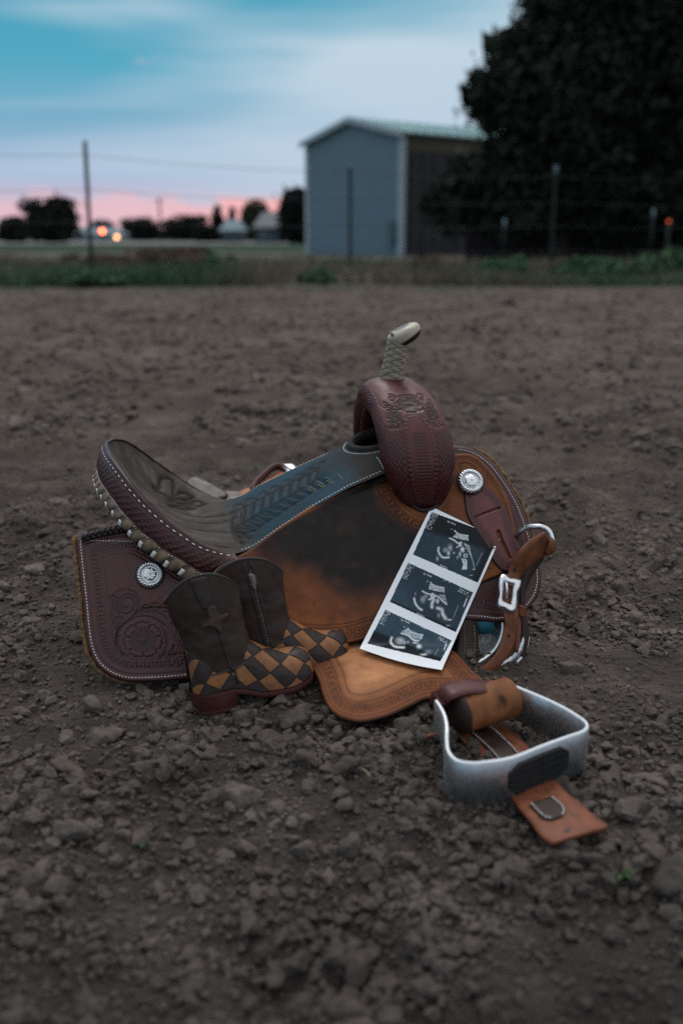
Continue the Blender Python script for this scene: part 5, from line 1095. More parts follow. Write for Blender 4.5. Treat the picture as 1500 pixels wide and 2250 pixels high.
def lettering(txt, z0, zs, p0, p1, height):  # text between two crop pixels, laid on the paper
    cu = bpy.data.curves.new('t', 'FONT'); cu.body = txt; cu.size = 1; ob = bpy.data.objects.new('t', cu); COL.objects.link(ob)
    dg = bpy.context.evaluated_depsgraph_get(); me = bpy.data.meshes.new_from_object(ob.evaluated_get(dg)); v = np.array([x.co[:] for x in me.vertices]); f = [list(x.vertices) for x in me.polygons]
    bpy.data.objects.remove(ob); bpy.data.curves.remove(cu); bpy.data.meshes.remove(me)
    x = (v[:, 0] - v[:, 0].min()) / (np.ptp(v[:, 0]) + 1e-9); y = v[:, 1] / .7
    p0, p1 = np.array(p0, float), np.array(p1, float); e = p1 - p0; up_ = np.array([.33, -.94]) * height
    c = p0 + x[:, None] * e + y[:, None] * up_; px = c / zs + np.array(z0); a, b = px_to_ab(px)
    f_ = [side(0)]; q = strip3(a, b, .0005); sub('lettering', W(q), f, M['ink'], o_pr, smooth=False)
lettering('GA 19w6d', Z1, S1, (583, 335), (712, 385), 26); lettering('PROFILE', Z1, S1, (468, 1022), (580, 1068), 24)
lettering('GA 19w6d', Z2, S2, (802, 240), (908, 282), 24); lettering('PROFILE', Z2, S2, (720, 746), (815, 788), 20)
lettering('GA 19w6d', Z2, S2, (516, 825), (628, 868), 24)

# ------------------------------------------------------------------ child's boots
def make_boot(loc_, yaw, pitch, roll, label, zipper):
    root = empty('child_boot', loc_, (roll, -pitch, yaw)); tag(root, label, 'boot', "pair of child's cowboy boots")
    def add(name, V, F, mat, part=None, **k):
        o = mesh_obj(name, V, F, mat, None, **k); o.parent = part if part is not None else root; return o
    xs_ = np.array([-.060, -.0585, -.053, -.045, -.03, -.01, .01, .03, .055, .075, .092, .104, .111, .1145])
    wd_ = np.array([.004, .014, .0225, .0265, .0295, .0300, .0305, .0325, .0360, .0365, .0335, .0265, .0170, .005])
    ht_ = np.array([.060, .066, .070, .073, .075, .076, .075, .068, .052, .044, .040, .035, .028, .018])
    zb = lambda x: np.interp(x, [-.06, -.012, .004, .03, .075, .115], [.022, .021, .016, .004, .0, .008])
    g = np.linspace(-.060, .1145, 300); kx = np.hanning(15); kx /= kx.sum()
    def smf(A):
        v = np.interp(g, xs_, A); pad = np.r_[2 * v[0] - v[7:0:-1], v, 2 * v[-1] - v[-2:-9:-1]]; vv = np.convolve(pad, kx, 'valid'); return lambda x: np.interp(x, g, vv)
    fW, fH = smf(wd_), smf(ht_)
    nx, nth = 130, 84; tx = np.linspace(0, 1, nx); X = -.060 + .1745 * (.5 - .5 * np.cos(tx * math.pi)) * .55 + .1745 * tx * .45; X = -.060 + (X + .060) / (X[-1] + .060) * .1745
    th = np.linspace(0, math.pi, nth)
    cpw_ = lambda v, e: np.sign(v) * np.abs(v) ** e
    def foot(XX, TH, off=0.0):
        w_ = fW(XX) + off; h_ = fH(XX) + off; return np.stack([XX + off * np.where(XX > .1, 1, 0), w_ * cpw_(np.cos(TH), .8), zb(XX) + .006 + h_ * cpw_(np.sin(TH), .75)], -1)
    XX, TH = np.meshgrid(X, th, indexing='ij'); V = foot(XX, TH).reshape(-1, 3); Fq = grid_faces(nx, nth)
    vamp = add('foot', V, Fq, M['boot_seam'])
    # patchwork: alternating diamonds, each its own patch
    Lc = .036; P2 = foot(XX, TH, .0009); arc = np.concatenate([np.zeros((nx, 1)), np.cumsum(np.linalg.norm(np.diff(P2, axis=1), axis=2), 1)], 1); arc = arc - arc[:, nth // 2][:, None]
    cells = set(zip(np.floor((XX + arc * 1.05) / Lc + .30).astype(int).ravel().tolist(), np.floor((XX - arc * 1.05) / Lc + .30).astype(int).ravel().tolist()))
    G = 13; fg = np.linspace(.035, .965, G); fi_, fj_ = np.meshgrid(fg, fg, indexing='ij'); Fg = grid_faces(G, G); amax = arc[:, -1]; amin = arc[:, 0]
    for ci, cj in sorted(cells):
        pp, qq = ci + fi_, cj + fj_; X0 = ((pp + qq) / 2 - .30) * Lc; A0 = (pp - qq) / 2 * Lc / 1.05
        Xc = np.clip(X0, X[1], X[-2]).ravel(); hi_ = np.interp(Xc, X, amax) - .0004; lo_ = np.interp(Xc, X, amin) + .0004; Ac = np.clip(A0.ravel(), lo_, hi_)
        good = (np.abs(Ac - A0.ravel()) < .004) & (np.abs(Xc - X0.ravel()) < .004); fs_ = Fg[good[Fg].all(1)]
        if len(fs_) < 12: continue
        row = np.interp(Xc, X, np.arange(nx)); r0 = np.clip(row.astype(int), 0, nx - 2); fr_ = row - r0
        T0 = np.array([np.interp(a_, arc[i_] * (1 - f_) + arc[i_ + 1] * f_, th) for a_, i_, f_ in zip(Ac, r0, fr_)])
        dome = np.clip(1 - 2 * np.maximum(np.abs(fi_ - .5), np.abs(fj_ - .5)), 0, 1).ravel(); quill = np.exp(-((fi_ - .4) ** 2 + (fj_ - .48) ** 2) / .006).ravel()
        vv = foot(Xc, T0, .0009); vo = foot(Xc, T0, .0019) - vv; vv = vv + vo * ((.9 * np.sqrt(dome) + .9 * quill)[:, None])
        ids, inv = np.unique(fs_, return_inverse=True)
        add('patch', vv[ids], inv.reshape(-1, 4), M['boot_tan' if (ci + cj) % 2 == 0 else 'boot_dark'], vamp)
    # sole with welt, and the stacked heel
    xo = np.r_[-.0615, X[2:-2:3], .1165]; wv_ = np.r_[.006, fW(X[2:-2:3]) + .0045, .007]
    out = np.vstack([np.column_stack([xo, -wv_]), np.column_stack([xo, wv_])[::-1]]); n = len(out); zc = zb(out[:, 0]); rows = []
    for sc, dz in ((.985, .0085), (1, .0075), (1, .002), (.985, .0005), (.5, .0005)): c0 = out * [1, sc]; rows.append(np.column_stack([c0, zc + dz - .001]))
    V = np.stack(rows, 1).reshape(-1, 3); F = grid_faces(n, 5, True, False).tolist()
    add('sole', V, F + [[i * 5 + 4 for i in range(n)][::-1], [i * 5 for i in range(n)]], M['sole'])
    m_ = out[out[:, 0] < -.008]; lo = m_[m_[:, 1] < 0]; hi = m_[m_[:, 1] >= 0]; m_ = np.vstack([lo, hi]); nh_ = len(m_); rows = []
    for sc, z in ((1.0, .0222), (1.0, .019), (.985, .015), (.985, .0145), (.965, .0095), (.965, .009), (.945, .0035), (.96, .003), (.955, 0.0)): rows.append(np.column_stack([(m_[:, 0] + .03) * sc - .03, m_[:, 1] * sc, np.full(nh_, z)]))
    V = np.stack(rows, 1).reshape(-1, 3); k_ = len(rows)
    heel = add('heel', V, grid_faces(nh_, k_, True, False).tolist() + [[i * k_ + k_ - 1 for i in range(nh_)][::-1]], M['sole'], smooth=False)
    # shaft with scalloped top
    zs_ = np.array([.050, .062, .08, .10, .125, .15, .175, .20, .23]); cx_ = np.array([-.0105, -.0115, -.0135, -.016, -.0195, -.0225, -.0255, -.0285, -.032])
    rx_ = np.array([.0455, .0445, .0435, .0440, .0470, .0505, .0535, .0560, .0585]); ry_ = np.array([.0325, .0325, .0325, .0325, .033, .0335, .0335, .033, .0325])
    top_edge = lambda T: .166 + .0125 * np.cos(2 * (T - math.pi / 2)) - .006 * np.cos(T) - (.009 if zipper else .013) * np.sin(T)
    def shaft(T, v, off=0.0, wob=True):     # v 0 bottom .. 1 top edge
        topz = top_edge(T)
        z = .0555 + .004 * np.cos(T) + (topz - .0555 - .004 * np.cos(T)) * v
        wr = (fbm(T * 1.6 + (3 if zipper else 9), z * 45, 3, 12 if zipper else 5) - .45) * .0065 * np.sin(np.clip(v, 0, 1) * math.pi) if wob else 0
        rx, ry, cx = np.interp(z, zs_, rx_) + off + wr, np.interp(z, zs_, ry_) + off + wr, np.interp(z, zs_, cx_)
        return np.stack([cx + rx * cpw_(np.cos(T), .93), ry * cpw_(np.sin(T), .93), z], -1)
    nT, nV = 110, 60; T = np.linspace(-math.pi, math.pi, nT, endpoint=False); v = np.linspace(0, 1, nV); TT_, VV_ = np.meshgrid(T, v, indexing='ij')
    sh = add('shaft', shaft(TT_, VV_).reshape(-1, 3), grid_faces(nT, nV, True, False), M['boot'])
    add('lining', shaft(TT_, VV_, -.0028).reshape(-1, 3), grid_faces(nT, nV, True, False)[:, ::-1], M['lining'])
    V, F = tube(np.vstack([shaft(T, np.ones(nT), -.0012)]), .0021, 8, closed=True); add('collar', V, F, M['boot_seam'], sh)
    V, F = tube(shaft(T, np.zeros(nT), .0004), .0012, 6, closed=True); add('shaft_piping', V, F, M['emblem'], sh)
    # side seams
    for tc_ in (-1.62, 1.55):
        if zipper and tc_ < 0: continue
        vv_ = np.linspace(.99, 0, 40); P = shaft(np.full(40, tc_) + .06 * np.linspace(0, 1, 40), vv_, .0006)
        xf = np.linspace(P[-1, 0], P[-1, 0] + .007, 14); tf = np.linspace(.95, .06, 14) if tc_ > 0 else math.pi - np.linspace(.95, .06, 14); Pf_ = foot(xf, tf, .0016)
        V, F = tube(np.vstack([P, Pf_]), .0017, 7); add('side_seam', V, F, M['boot_seam'], sh)
    def patch_on_shaft(name, pts, mat, lift, tc_, zc_, sc=1.0, thick=.0014, step=.0012):   # outline in metres around (angle tc_, height zc_)
        poly = resample(cr(np.array(pts) * sc, 5, True), step, True)
        gx, gy = np.meshgrid(np.arange(poly[:, 0].min(), poly[:, 0].max(), step * 1.4), np.arange(poly[:, 1].min(), poly[:, 1].max(), step * 1.4)); g_ = np.stack([gx.ravel(), gy.ravel()], 1)
        g_ = g_[inside(g_, poly)]; d, _ = dist_arc(g_, poly); g_ = g_[d > step * .6]
        v_, e_, f_, *_ = delaunay_2d_cdt([Vector(a * 1000) for a in np.vstack([poly, g_])], [], [list(range(len(poly)))], 1, 1e-5)
        P_ = np.array([(a.x, a.y) for a in v_]) / 1000; d, _ = dist_arc(P_, poly); z = zc_ + P_[:, 1]; Tn_ = tc_ + P_[:, 0] / .046
        tp = top_edge(Tn_); b0 = .0555 + .004 * np.cos(Tn_); vv_ = (z - b0) / (tp - b0)
        lf = np.where(d < 1e-6, -.0005, lift + .0005 * np.sin(np.clip(d / .003, 0, 1) * math.pi / 2))
        base_ = shaft(Tn_, vv_); outd = base_ - np.column_stack([np.interp(z, zs_, cx_), np.zeros(len(z)), z]); outd /= np.linalg.norm(outd, axis=1)[:, None]
        return add(name, base_ + outd * lf[:, None], [list(q_)[::-1] if np.cross(P_[q_[1]] - P_[q_[0]], P_[q_[2]] - P_[q_[0]]) < 0 else list(q_) for q_ in f_], mat, sh)
    for tc_ in (-1.66, 1.5):                # pull straps over the top
        if zipper and tc_ < 0: continue
        patch_on_shaft('pull_strap', [(-.0105, .005), (-.0105, -.0), (-.0085, -.03), (-.006, -.038), (.004, -.038), (.0055, -.03), (.0075, 0), (.0075, .005)], M['boot_dark'], .0022, tc_, .184 if tc_ < 0 else .166)
    if not zipper:
        patch_on_shaft('applique', [(.0, .020), (.005, .017), (.0055, .008), (.009, .002), (.016, .004), (.019, .001), (.013, -.004), (.008, -.006), (.006, -.014), (.002, -.024), (-.002, -.014), (-.006, -.009), (-.015, -.008), (-.018, -.012), (-.017, -.005), (-.009, -.002), (-.006, .006), (-.005, .016)], M['emblem'], .0034, -1.60, .130, 1.0)
    else:
        tcz = -1.60; tape = []
        for s_ in (-1, 1):
            patch_on_shaft('zip_tape', [(s_ * .0012, .049), (s_ * .0065, .049), (s_ * .0062, .0), (s_ * .006, -.065), (s_ * .0012, -.065)], M['boot_dark'], .0016, tcz, .126)
        parts = []
        for i in range(54):
            z = .062 + i * .00205; Tn_ = np.array([tcz + (.012 if i % 2 else -.012)]); b0 = .0555 + .004 * np.cos(Tn_); tp = top_edge(Tn_)
            parts.append(box(shaft(Tn_, (z - b0) / (tp - b0), .0022)[0], (.0026, .0016, .0013)))
        V, F = join(parts); o = add('zip_teeth', V, F, M['zip'], sh, smooth=False); o['kind'] = 'stuff'
        patch_on_shaft('zip_pull', [(-.0035, .007), (.0035, .007), (.003, -.012), (.0, -.017), (-.003, -.012)], M['zip'], .0045, tcz, .158)
    V, F = box((.06, -.037, .004), (.004, .004, .003)); 
    return root
gA = ground_at((470, 1557)); gB = ground_at((570, 1482))
make_boot((gA[0] + .028, gA[1] + .021, .004), R(27), R(5), R(-7), "child's brown cowboy boot with checkered foot and side applique, nearer of the pair", False)
make_boot((-.097, 1.338, .004), R(21), R(4), R(-5), "child's brown cowboy boot with side zip, behind the nearer boot against the saddle", True)

# ------------------------------------------------------------------ background: shed, fences, trees, houses, weeds
def gpt(x, y): return np.array([x, y, float(ground_z(x, y))])
# ---- metal shed
shed = tag(empty('metal_shed', (2.6, 45, -.2), (0, 0, R(38))), 'tall grey metal shed with white corner trim and pale roof beyond the fence', 'shed')
sx_ = np.array([math.cos(R(38)), math.sin(R(38)), 0]); gx_ = np.array([-math.sin(R(38)), math.cos(R(38)), 0]); S0 = np.array([2.6, 45, -.2])
GW, SL, EV, RG = 6.9, 9.0, 5.05, 5.84
def SW(g, s, z): return S0 + gx_ * g + sx_ * s + UPV * z
def prism(poly_gz, s0, s1):
    n = len(poly_gz); V = [SW(g, s0, z) for g, z in poly_gz] + [SW(g, s1, z) for g, z in poly_gz]
    return np.array(V), [list(range(n))[::-1], [i + n for i in range(n)]] + [[i, (i + 1) % n, (i + 1) % n + n, i + n] for i in range(n)]
rise = lambda g: EV + (RG - EV) * (1 - abs(g - GW / 2) / (GW / 2))
zc0 = 0
edges_ = np.linspace(0, RG, 15)
for z0, z1 in zip(edges_[:-1], edges_[1:]):     # lap siding boards of the gable wall
    def span(z): return (0, GW) if z <= EV else ((z - EV) / (RG - EV) * GW / 2, GW - (z - EV) / (RG - EV) * GW / 2)
    a0, b0 = span(z0); a1, b1 = span(min(z1, RG - .001)); poly = [(a0, z0), (b0, z0)]
    if z0 < EV < z1: poly += [(GW, EV)]
    poly += [(b1, z1 - .006), (a1, z1 - .006)]
    if z0 < EV < z1: poly += [(0, EV)]
    V, F = prism(poly, -.03, .05); mesh_obj('siding_board', V, F, M['siding'], shed, smooth=False)
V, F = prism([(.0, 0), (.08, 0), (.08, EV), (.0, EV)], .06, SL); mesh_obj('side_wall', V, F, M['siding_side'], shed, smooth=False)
V, F = prism([(GW - .08, 0), (GW, 0), (GW, EV), (GW - .08, EV)], .06, SL); mesh_obj('side_wall', V, F, M['siding'], shed, smooth=False)
V, F = prism([(.09, 0), (GW - .09, 0), (GW - .09, EV), (GW / 2, RG - .05), (.09, EV)], SL - .08, SL); mesh_obj('rear_wall', V, F, M['siding'], shed, smooth=False)
for k in range(12):
    V, F = prism([(-.04, .05), (-.003, .05), (-.003, EV - .75), (-.04, EV - .75)], .5 + k * .7, .62 + k * .7); mesh_obj('wall_rib', V, F, M['siding_side'], shed, smooth=False)
V, F = prism([(-.03, EV - .7), (-.003, EV - .7), (-.003, EV - .06), (-.03, EV - .06)], .2, SL - .1); mesh_obj('frieze_panel', V, F, surf_mat('olive_panel', (.07, .066, .045), rough=.7), shed, smooth=False)
for g0, g1 in ((-.07, .16), (GW - .16, GW + .07)):
    V, F = prism([(g0, 0), (g1, 0), (g1, EV + .02), (g0, EV + .02)], -.08, -.034); mesh_obj('corner_trim', V, F, M['trim'], shed, smooth=False)
V, F = prism([(-.075, 0), (-.045, 0), (-.045, EV), (-.075, EV)], -.08, .14); mesh_obj('corner_trim', V, F, M['trim'], shed, smooth=False)
sl = (RG - EV) / (GW / 2)
for sg in (0, 1):
    f = (lambda g: g) if sg == 0 else (lambda g: GW - g)
    V, F = prism([(f(-.25), EV - .25 * sl + .05), (f(GW / 2), RG + .05), (f(GW / 2), RG + .13), (f(-.25), EV - .25 * sl + .13)], -.25, SL + .2)
    rf = mesh_obj('roof_slope', V, F, M['roof'], shed, smooth=False)
    for k in range(14):
        V, F = prism([(f(-.24), EV - .24 * sl + .132), (f(GW / 2 - .03), RG + .12), (f(GW / 2 - .03), RG + .16), (f(-.24), EV - .24 * sl + .17)], -.1 + k * .66, -.05 + k * .66); sub('roof_rib', V, F, M['roof'], rf, smooth=False)
    V, F = prism([(f(-.27), EV - .27 * sl - .1), (f(GW / 2), RG - .1), (f(GW / 2), RG + .145), (f(-.27), EV - .27 * sl + .145)], -.31, -.255); mesh_obj('rake_trim', V, F, M['trim'], shed, smooth=False)
V, F = box(SW(.55, -.22, 1.0), (.3, .3, 1.0)); mesh_obj('utility_box', V, F, M['siding'], shed, smooth=False)

# ---- wire fence on steel posts
fence = tag(empty('wire_fence', (0, 16, 0)), 'thin wire fence on dark steel posts at the end of the arena', 'fence')
posts = []
for px, top, base_y, Y in ((196, 310, 610, 15.1), (769, 353, 604, 18.0), (1214, 364, 600, 19.3), (-420, 280, 640, 13.0), (1680, 372, 600, 20.6)):
    b = at_y(px + (7 if px < 700 else (-6 if px > 800 else 0)), base_y, Y); t = at_y(px - (9 if px < 700 else (-7 if px > 800 else 0)), top, Y); b[2] = float(ground_z(b[0], Y)) - .05
    d = (t - b) / np.linalg.norm(t - b); posts.append((b, t))
    e1 = np.array([1, 0, 0]); e1 = e1 - d * (e1 @ d); e1 /= np.linalg.norm(e1); e2 = np.cross(d, e1); tw = .030
    prof = [(-tw, -.006), (tw, -.006), (tw, .002), (.006, .004), (.006, .05), (-.006, .05), (-.006, .004), (-tw, .002)]
    V = [p0 + e1 * a + e2 * c for p0 in (b, t) for a, c in prof]; F = [[i, (i + 1) % 8, (i + 1) % 8 + 8, i + 8] for i in range(8)] + [list(range(8))[::-1], list(range(8, 16))]
    po = mesh_obj('post', np.array(V), F, M['steel_post'], fence, smooth=False)
    V = [p0 + e1 * a * 1.12 + e2 * (c * 1.1 - .001) for p0 in (t - d * .11, t + d * .004) for a, c in prof]; sub('post_tip', np.array(V), F, M['post_cap'], po, smooth=False)
order = [posts[i] for i in (3, 0, 1, 2, 4)]
for hfr in (.905, .67, .45, .22):
    P = []
    for (b0, t0), (b1, t1) in zip(order[:-1], order[1:]):
        a, c = b0 + (t0 - b0) * hfr, b1 + (t1 - b1) * hfr; f = np.linspace(0, 1, 12)[:, None]; P.append(a + (c - a) * f - UPV * (.05 * 4 * f * (1 - f)))
    V, F = tube(np.vstack(P), .004, 5); mesh_obj('wire', V, F, M['wire'], fence)
# second, lower fence under the big trees
fence2 = tag(empty('post_fence', (9, 27, 0)), 'low far fence of pale tipped posts in front of the dark trees', 'fence')
for px, top, Y in ((1108, 482, 27.0), (1435, 460, 26.0)):
    t = at_y(px, top, Y); z0 = float(ground_z(t[0], Y)) - .05
    V, F = tube(np.array([(t[0], Y, z0), (t[0], Y, t[2])]), .024, 8); po = mesh_obj('post', V, F, M['steel_post'], fence2)
    V, F = tube(np.array([(t[0], Y, t[2] - .22), (t[0], Y, t[2] + .01)]), .036, 8); sub('post_tip', V, F, M['post_cap'], po)
bf = tag(empty('board_fence', (6, 36, 0)), 'dark board fence in the shade of the big tree', 'fence')
for k in range(62):
    x = 4.4 + k * .165; y = 36; h = 1.45 + .05 * random.random(); V, F = box((x, y, -.2 + h / 2), (.164, .03, h)); mesh_obj('board', V, F, M['board'], bf, smooth=False)
for z in (.25, 1.0):
    V, F = box((9.45, 36.06, z), (10.3, .05, .09)); mesh_obj('rail', V, F, M['board'], bf, smooth=False)

# ---- trees
def leaf_cloud(lobes, n, size, seed, droop=.0):
    r = np.random.default_rng(seed); lobes = np.array(lobes, float); wgt = lobes[:, 3] * lobes[:, 4] * lobes[:, 5]; wgt = wgt / wgt.sum(); li = r.choice(len(lobes), n, p=wgt)
    v = r.normal(size=(n, 3)); v /= np.linalg.norm(v, axis=1)[:, None]; rad = r.random(n) ** .4 * (1 + .18 * r.normal(size=n) * (r.random(n) < .3))
    C_ = lobes[li, :3] + v * rad[:, None] * lobes[li, 3:6]
    a = r.normal(size=(n, 3)); a /= np.linalg.norm(a, axis=1)[:, None]; b = np.cross(a, r.normal(size=(n, 3))); b /= np.linalg.norm(b, axis=1)[:, None]
    s = size * r.uniform(.6, 1.4, n)[:, None]
    V = np.stack([C_ - a * s, C_ + b * s * .5, C_ + a * s, C_ - b * s * .5], 1).reshape(-1, 3); return V, np.arange(n * 4).reshape(-1, 4)
def tree(name, label, x, y, trunk_h, trunk_r, lobes, n, size, seed, leaf, group, limbs=5):
    r = np.random.default_rng(seed); g = gpt(x, y); root = tag(empty(name, g.tolist()), label, 'tree', group)
    lob = np.array(lobes, float); parts = []; top = g + [0, 0, trunk_h]
    parts.append(tube(np.array([g - [0, 0, .2], g + [.02, 0, trunk_h * .3], g + [.05, 0, trunk_h * .7], top]), [trunk_r * 1.4, trunk_r, trunk_r * .8, trunk_r * .5], 9))
    for l in lob[r.permutation(len(lob))[:limbs]]:
        st = g + [0, 0, trunk_h * r.uniform(.4, .9)]; e = l[:3] + g; m = (st + e) / 2 + [0, 0, .3]; parts.append(tube(cr([st, m, e], 4), np.linspace(trunk_r * .45, trunk_r * .12, 9), 6))
    V, F = join(parts); mesh_obj('trunk', V, F, M['bark'], root)
    V, F = leaf_cloud(np.column_stack([lob[:, :3] + g, lob[:, 3:]]), n, size, seed)
    V2, F2 = leaf_cloud(np.column_stack([lob[:, :3] + g, lob[:, 3:] * .72]), n // 10, size * 3.2, seed + 1); F = np.vstack([F, F2 + len(V)]); V = np.vstack([V, V2]); mesh_obj('crown', V, F, leaf, root, smooth=False)
rr = np.random.default_rng(5)
# big tree beside the shed: placed by its crown edge against the shed, trunk hidden in the weeds
lob = [(.2, 0, 4.5, 2.9, 3, 3.2), (1.7, 0, 8.0, 2.8, 3, 3), (2.8, 0, 6, 3.2, 3, 4), (-2.0, 0, 4.9, 1.3, 1.6, 1.2), (-.8, -.5, 7.3, 1.2, 1.5, 1.1), (-2.8, -.3, 5.1, .7, 1, .6), (-1.9, -.3, 6.2, .9, 1, .8), (-2.5, 0, 2.2, 1.3, 1.5, 1.1), (-1.5, 0, 2.2, 2.2, 2, 1.7), (2, 0, 2.2, 3, 2.5, 2.0), (2.2, 0, 10.4, 2.6, 2.5, 2.2), (.4, 0, 9.0, 1.3, 1.5, 1.2), (-3.2, -.2, 2.4, .8, 1, .8), (-3.0, -.2, 1.9, .9, 1, .9), (-3.6, -.3, 1.7, .85, 1, 1.2)]
tree('broadleaf_tree', 'large dark leafy tree overlapping the right side of the shed', 7.0, 33, 4.5, .28, lob, 52000, .135, 21, M['leaf_big'], 'dark trees on the right')
lob = [(0, 0, 2 + 1.25 * k, 3.0 - .22 * k, 2.6 - .2 * k, 1.3) for k in range(10)]
tree('evergreen_tree', 'dark dense evergreen at the right edge of the picture', 11.6, 32, 11, .3, lob, 40000, .15, 22, M['leaf_big'], 'dark trees on the right', 3)
lob = [(0, 0, 4, 3.5, 2, 3.4), (1.5, 0, 8, 3, 2, 3), (-1.5, 0, 9, 2.5, 2, 3)]
tree('broadleaf_tree', 'dark leafy tree behind, between the big tree and the evergreen', 10.6, 39, 4, .3, lob, 26000, .19, 23, M['leaf_big'], 'dark trees on the right')
def far_tree(px0, px1, topy, Y, label, kind='round', leaf='leaf_far', seed=1, n=3400):
    xc = at_y((px0 + px1) / 2, 520, Y)[0]; hw = (px1 - px0) / 2 / 2187 * Y * 1.14; h = ((520 - topy) / 2230 * Y + .82) * 1.07; r = np.random.default_rng(seed)
    if kind == 'cone': lob = [(0, 0, h * (.14 + .095 * k), hw * (1.05 - .1 * k), hw * (1 - .1 * k), h * .09) for k in range(9)]
    else: lob = [(0, 0, h * .47, hw * .85, hw * .8, h * .46), (0, 0, h * .22, hw * .95, hw * .8, h * .22)] + [(hw * r.uniform(-.7, .7), 0, h * r.uniform(.25, .78), hw * r.uniform(.3, .45), hw * .5, h * r.uniform(.16, .24)) for _ in range(9)]
    tree('conifer_tree' if kind == 'cone' else 'distant_tree', label, xc, Y, h * .45, max(.12, h * .02), lob, n, max(.28, h * .045), seed, M[leaf], 'trees along the horizon', 3)
far_tree(-6, 66, 477, 150, 'low dark tree at the far left of the horizon', seed=31)
far_tree(58, 180, 438, 140, 'largest rounded dark tree on the left horizon', seed=32, n=4200)
far_tree(200, 256, 484, 215, 'small dark tree behind the pale roofed house', seed=33)
far_tree(272, 360, 480, 200, 'low wide dark tree right of the orange lamp', seed=34)
far_tree(355, 462, 472, 190, 'broad dark purple tree in the middle of the horizon', seed=35, n=3600)
far_tree(464, 494, 458, 170, 'narrow pointed conifer left of the small blue house', 'cone', seed=36)
far_tree(498, 524, 462, 185, 'short pointed conifer behind the small blue house', 'cone', seed=37)
far_tree(532, 596, 440, 165, 'olive green tree between the two blue houses', leaf='leaf_olive', seed=38)
far_tree(612, 690, 416, 120, 'dark tree standing right beside the shed', leaf='leaf_far', seed=39, n=3600)
far_tree(425, 480, 500, 160, 'low bush below the narrow conifer', seed=40)
far_tree(590, 640, 470, 150, 'low tree behind the dark gabled house', seed=41)

# ---- far houses
def house(name, label, px0, px1, eave_y, ridge_y, Y, wall, roof, windows=2):
    x0, x1 = at_y(px0, 520, Y)[0], at_y(px1, 520, Y)[0]; zb = -.2; ez = CAMH + (520 - eave_y) / 2230 * Y; rz = CAMH + (520 - ridge_y) / 2230 * Y; D = 7.0
    r = tag(empty(name, ((x0 + x1) / 2, Y, zb)), label, 'house')
    V, F = box(((x0 + x1) / 2, Y + D / 2, (zb + ez) / 2), (x1 - x0, D, ez - zb)); mesh_obj('wall', V, F, wall, r, smooth=False)
    o = .5; V = np.array([(x0 - o, Y - o, ez - .1), (x1 + o, Y - o, ez - .1), (x1 + o, Y + D + o, ez - .1), (x0 - o, Y + D + o, ez - .1), (x0 + (x1 - x0) * .18, Y + D / 2, rz), (x1 - (x1 - x0) * .18, Y + D / 2, rz)])
    mesh_obj('roof', V, [[0, 1, 5, 4], [1, 2, 5], [2, 3, 4, 5], [3, 0, 4], [0, 3, 2, 1]], roof, r, smooth=False)
    for k in range(windows):
        xw = x0 + (x1 - x0) * (k + .6) / (windows + .2); V, F = box((xw, Y - .02, zb + (ez - zb) * .55), (min(1.1, (x1 - x0) * .15), .08, (ez - zb) * .4)); wn_ = mesh_obj('window', V, F, M['trim'], r, smooth=False)
        V, F = box((xw, Y - .065, zb + (ez - zb) * .55), (min(.9, (x1 - x0) * .12), .03, (ez - zb) * .32)); sub('pane', V, F, M['glass'], wn_, smooth=False)
house('pale_house', 'low white house with pale roof left on the horizon', 152, 264, 514, 500, 185, M['house'], M['house_roof'])
house('small_house', 'small blue grey house among the far trees', 488, 530, 506, 484, 150, M['house_blue'], M['house_roof'])
house('gabled_house', 'dark slate gabled house left of the shed', 562, 622, 500, 468, 140, M['house_blue'], surf_mat('slate_roof', (.05, .07, .09), rough=.6))
# ---- lamps and pole
def lamp(name, label, px, py, Y, r, mat):
    p = at_y(px, py, Y); g = gpt(p[0], Y); root = tag(empty(name, g.tolist()), label, 'lamp', 'lit yard lamps in the distance')
    V, F = tube(np.array([g - [0, 0, .1], [p[0], Y + .02, p[2] - r]]), .05, 6); mesh_obj('pole', V, F, M['steel_post'], root)
    V, F = icosphere(1); mesh_obj('globe', V * r + p, F, mat, root)
lamp('yard_lamp', 'bright orange lamp glowing beside the fence post on the left', 225, 508, 120, .22, M['lamp_orange'])
lamp('yard_lamp', 'dimmer warm lamp just right of the bright orange one', 257, 521, 120, .22, M['lamp_warm'])
lamp('yard_lamp', 'faint reddish lamp among the dark trees at the right edge', 1468, 487, 28.5, .05, emit('dim_red_lamp', (1, .16, .05), .3))
p = at_y(350, 434, 170); g = gpt(p[0], 170); up = tag(empty('utility_pole', g.tolist()), 'thin wooden utility pole with crossarm on the horizon', 'utility pole')
V, F = tube(np.array([g - [0, 0, .2], [p[0], 170, p[2]]]), .16, 8); mesh_obj('pole', V, F, M['bark'], up)
V, F = box((p[0], 170, p[2] - .5), (1.8, .14, .14)); mesh_obj('crossarm', V, F, M['bark'], up, smooth=False)

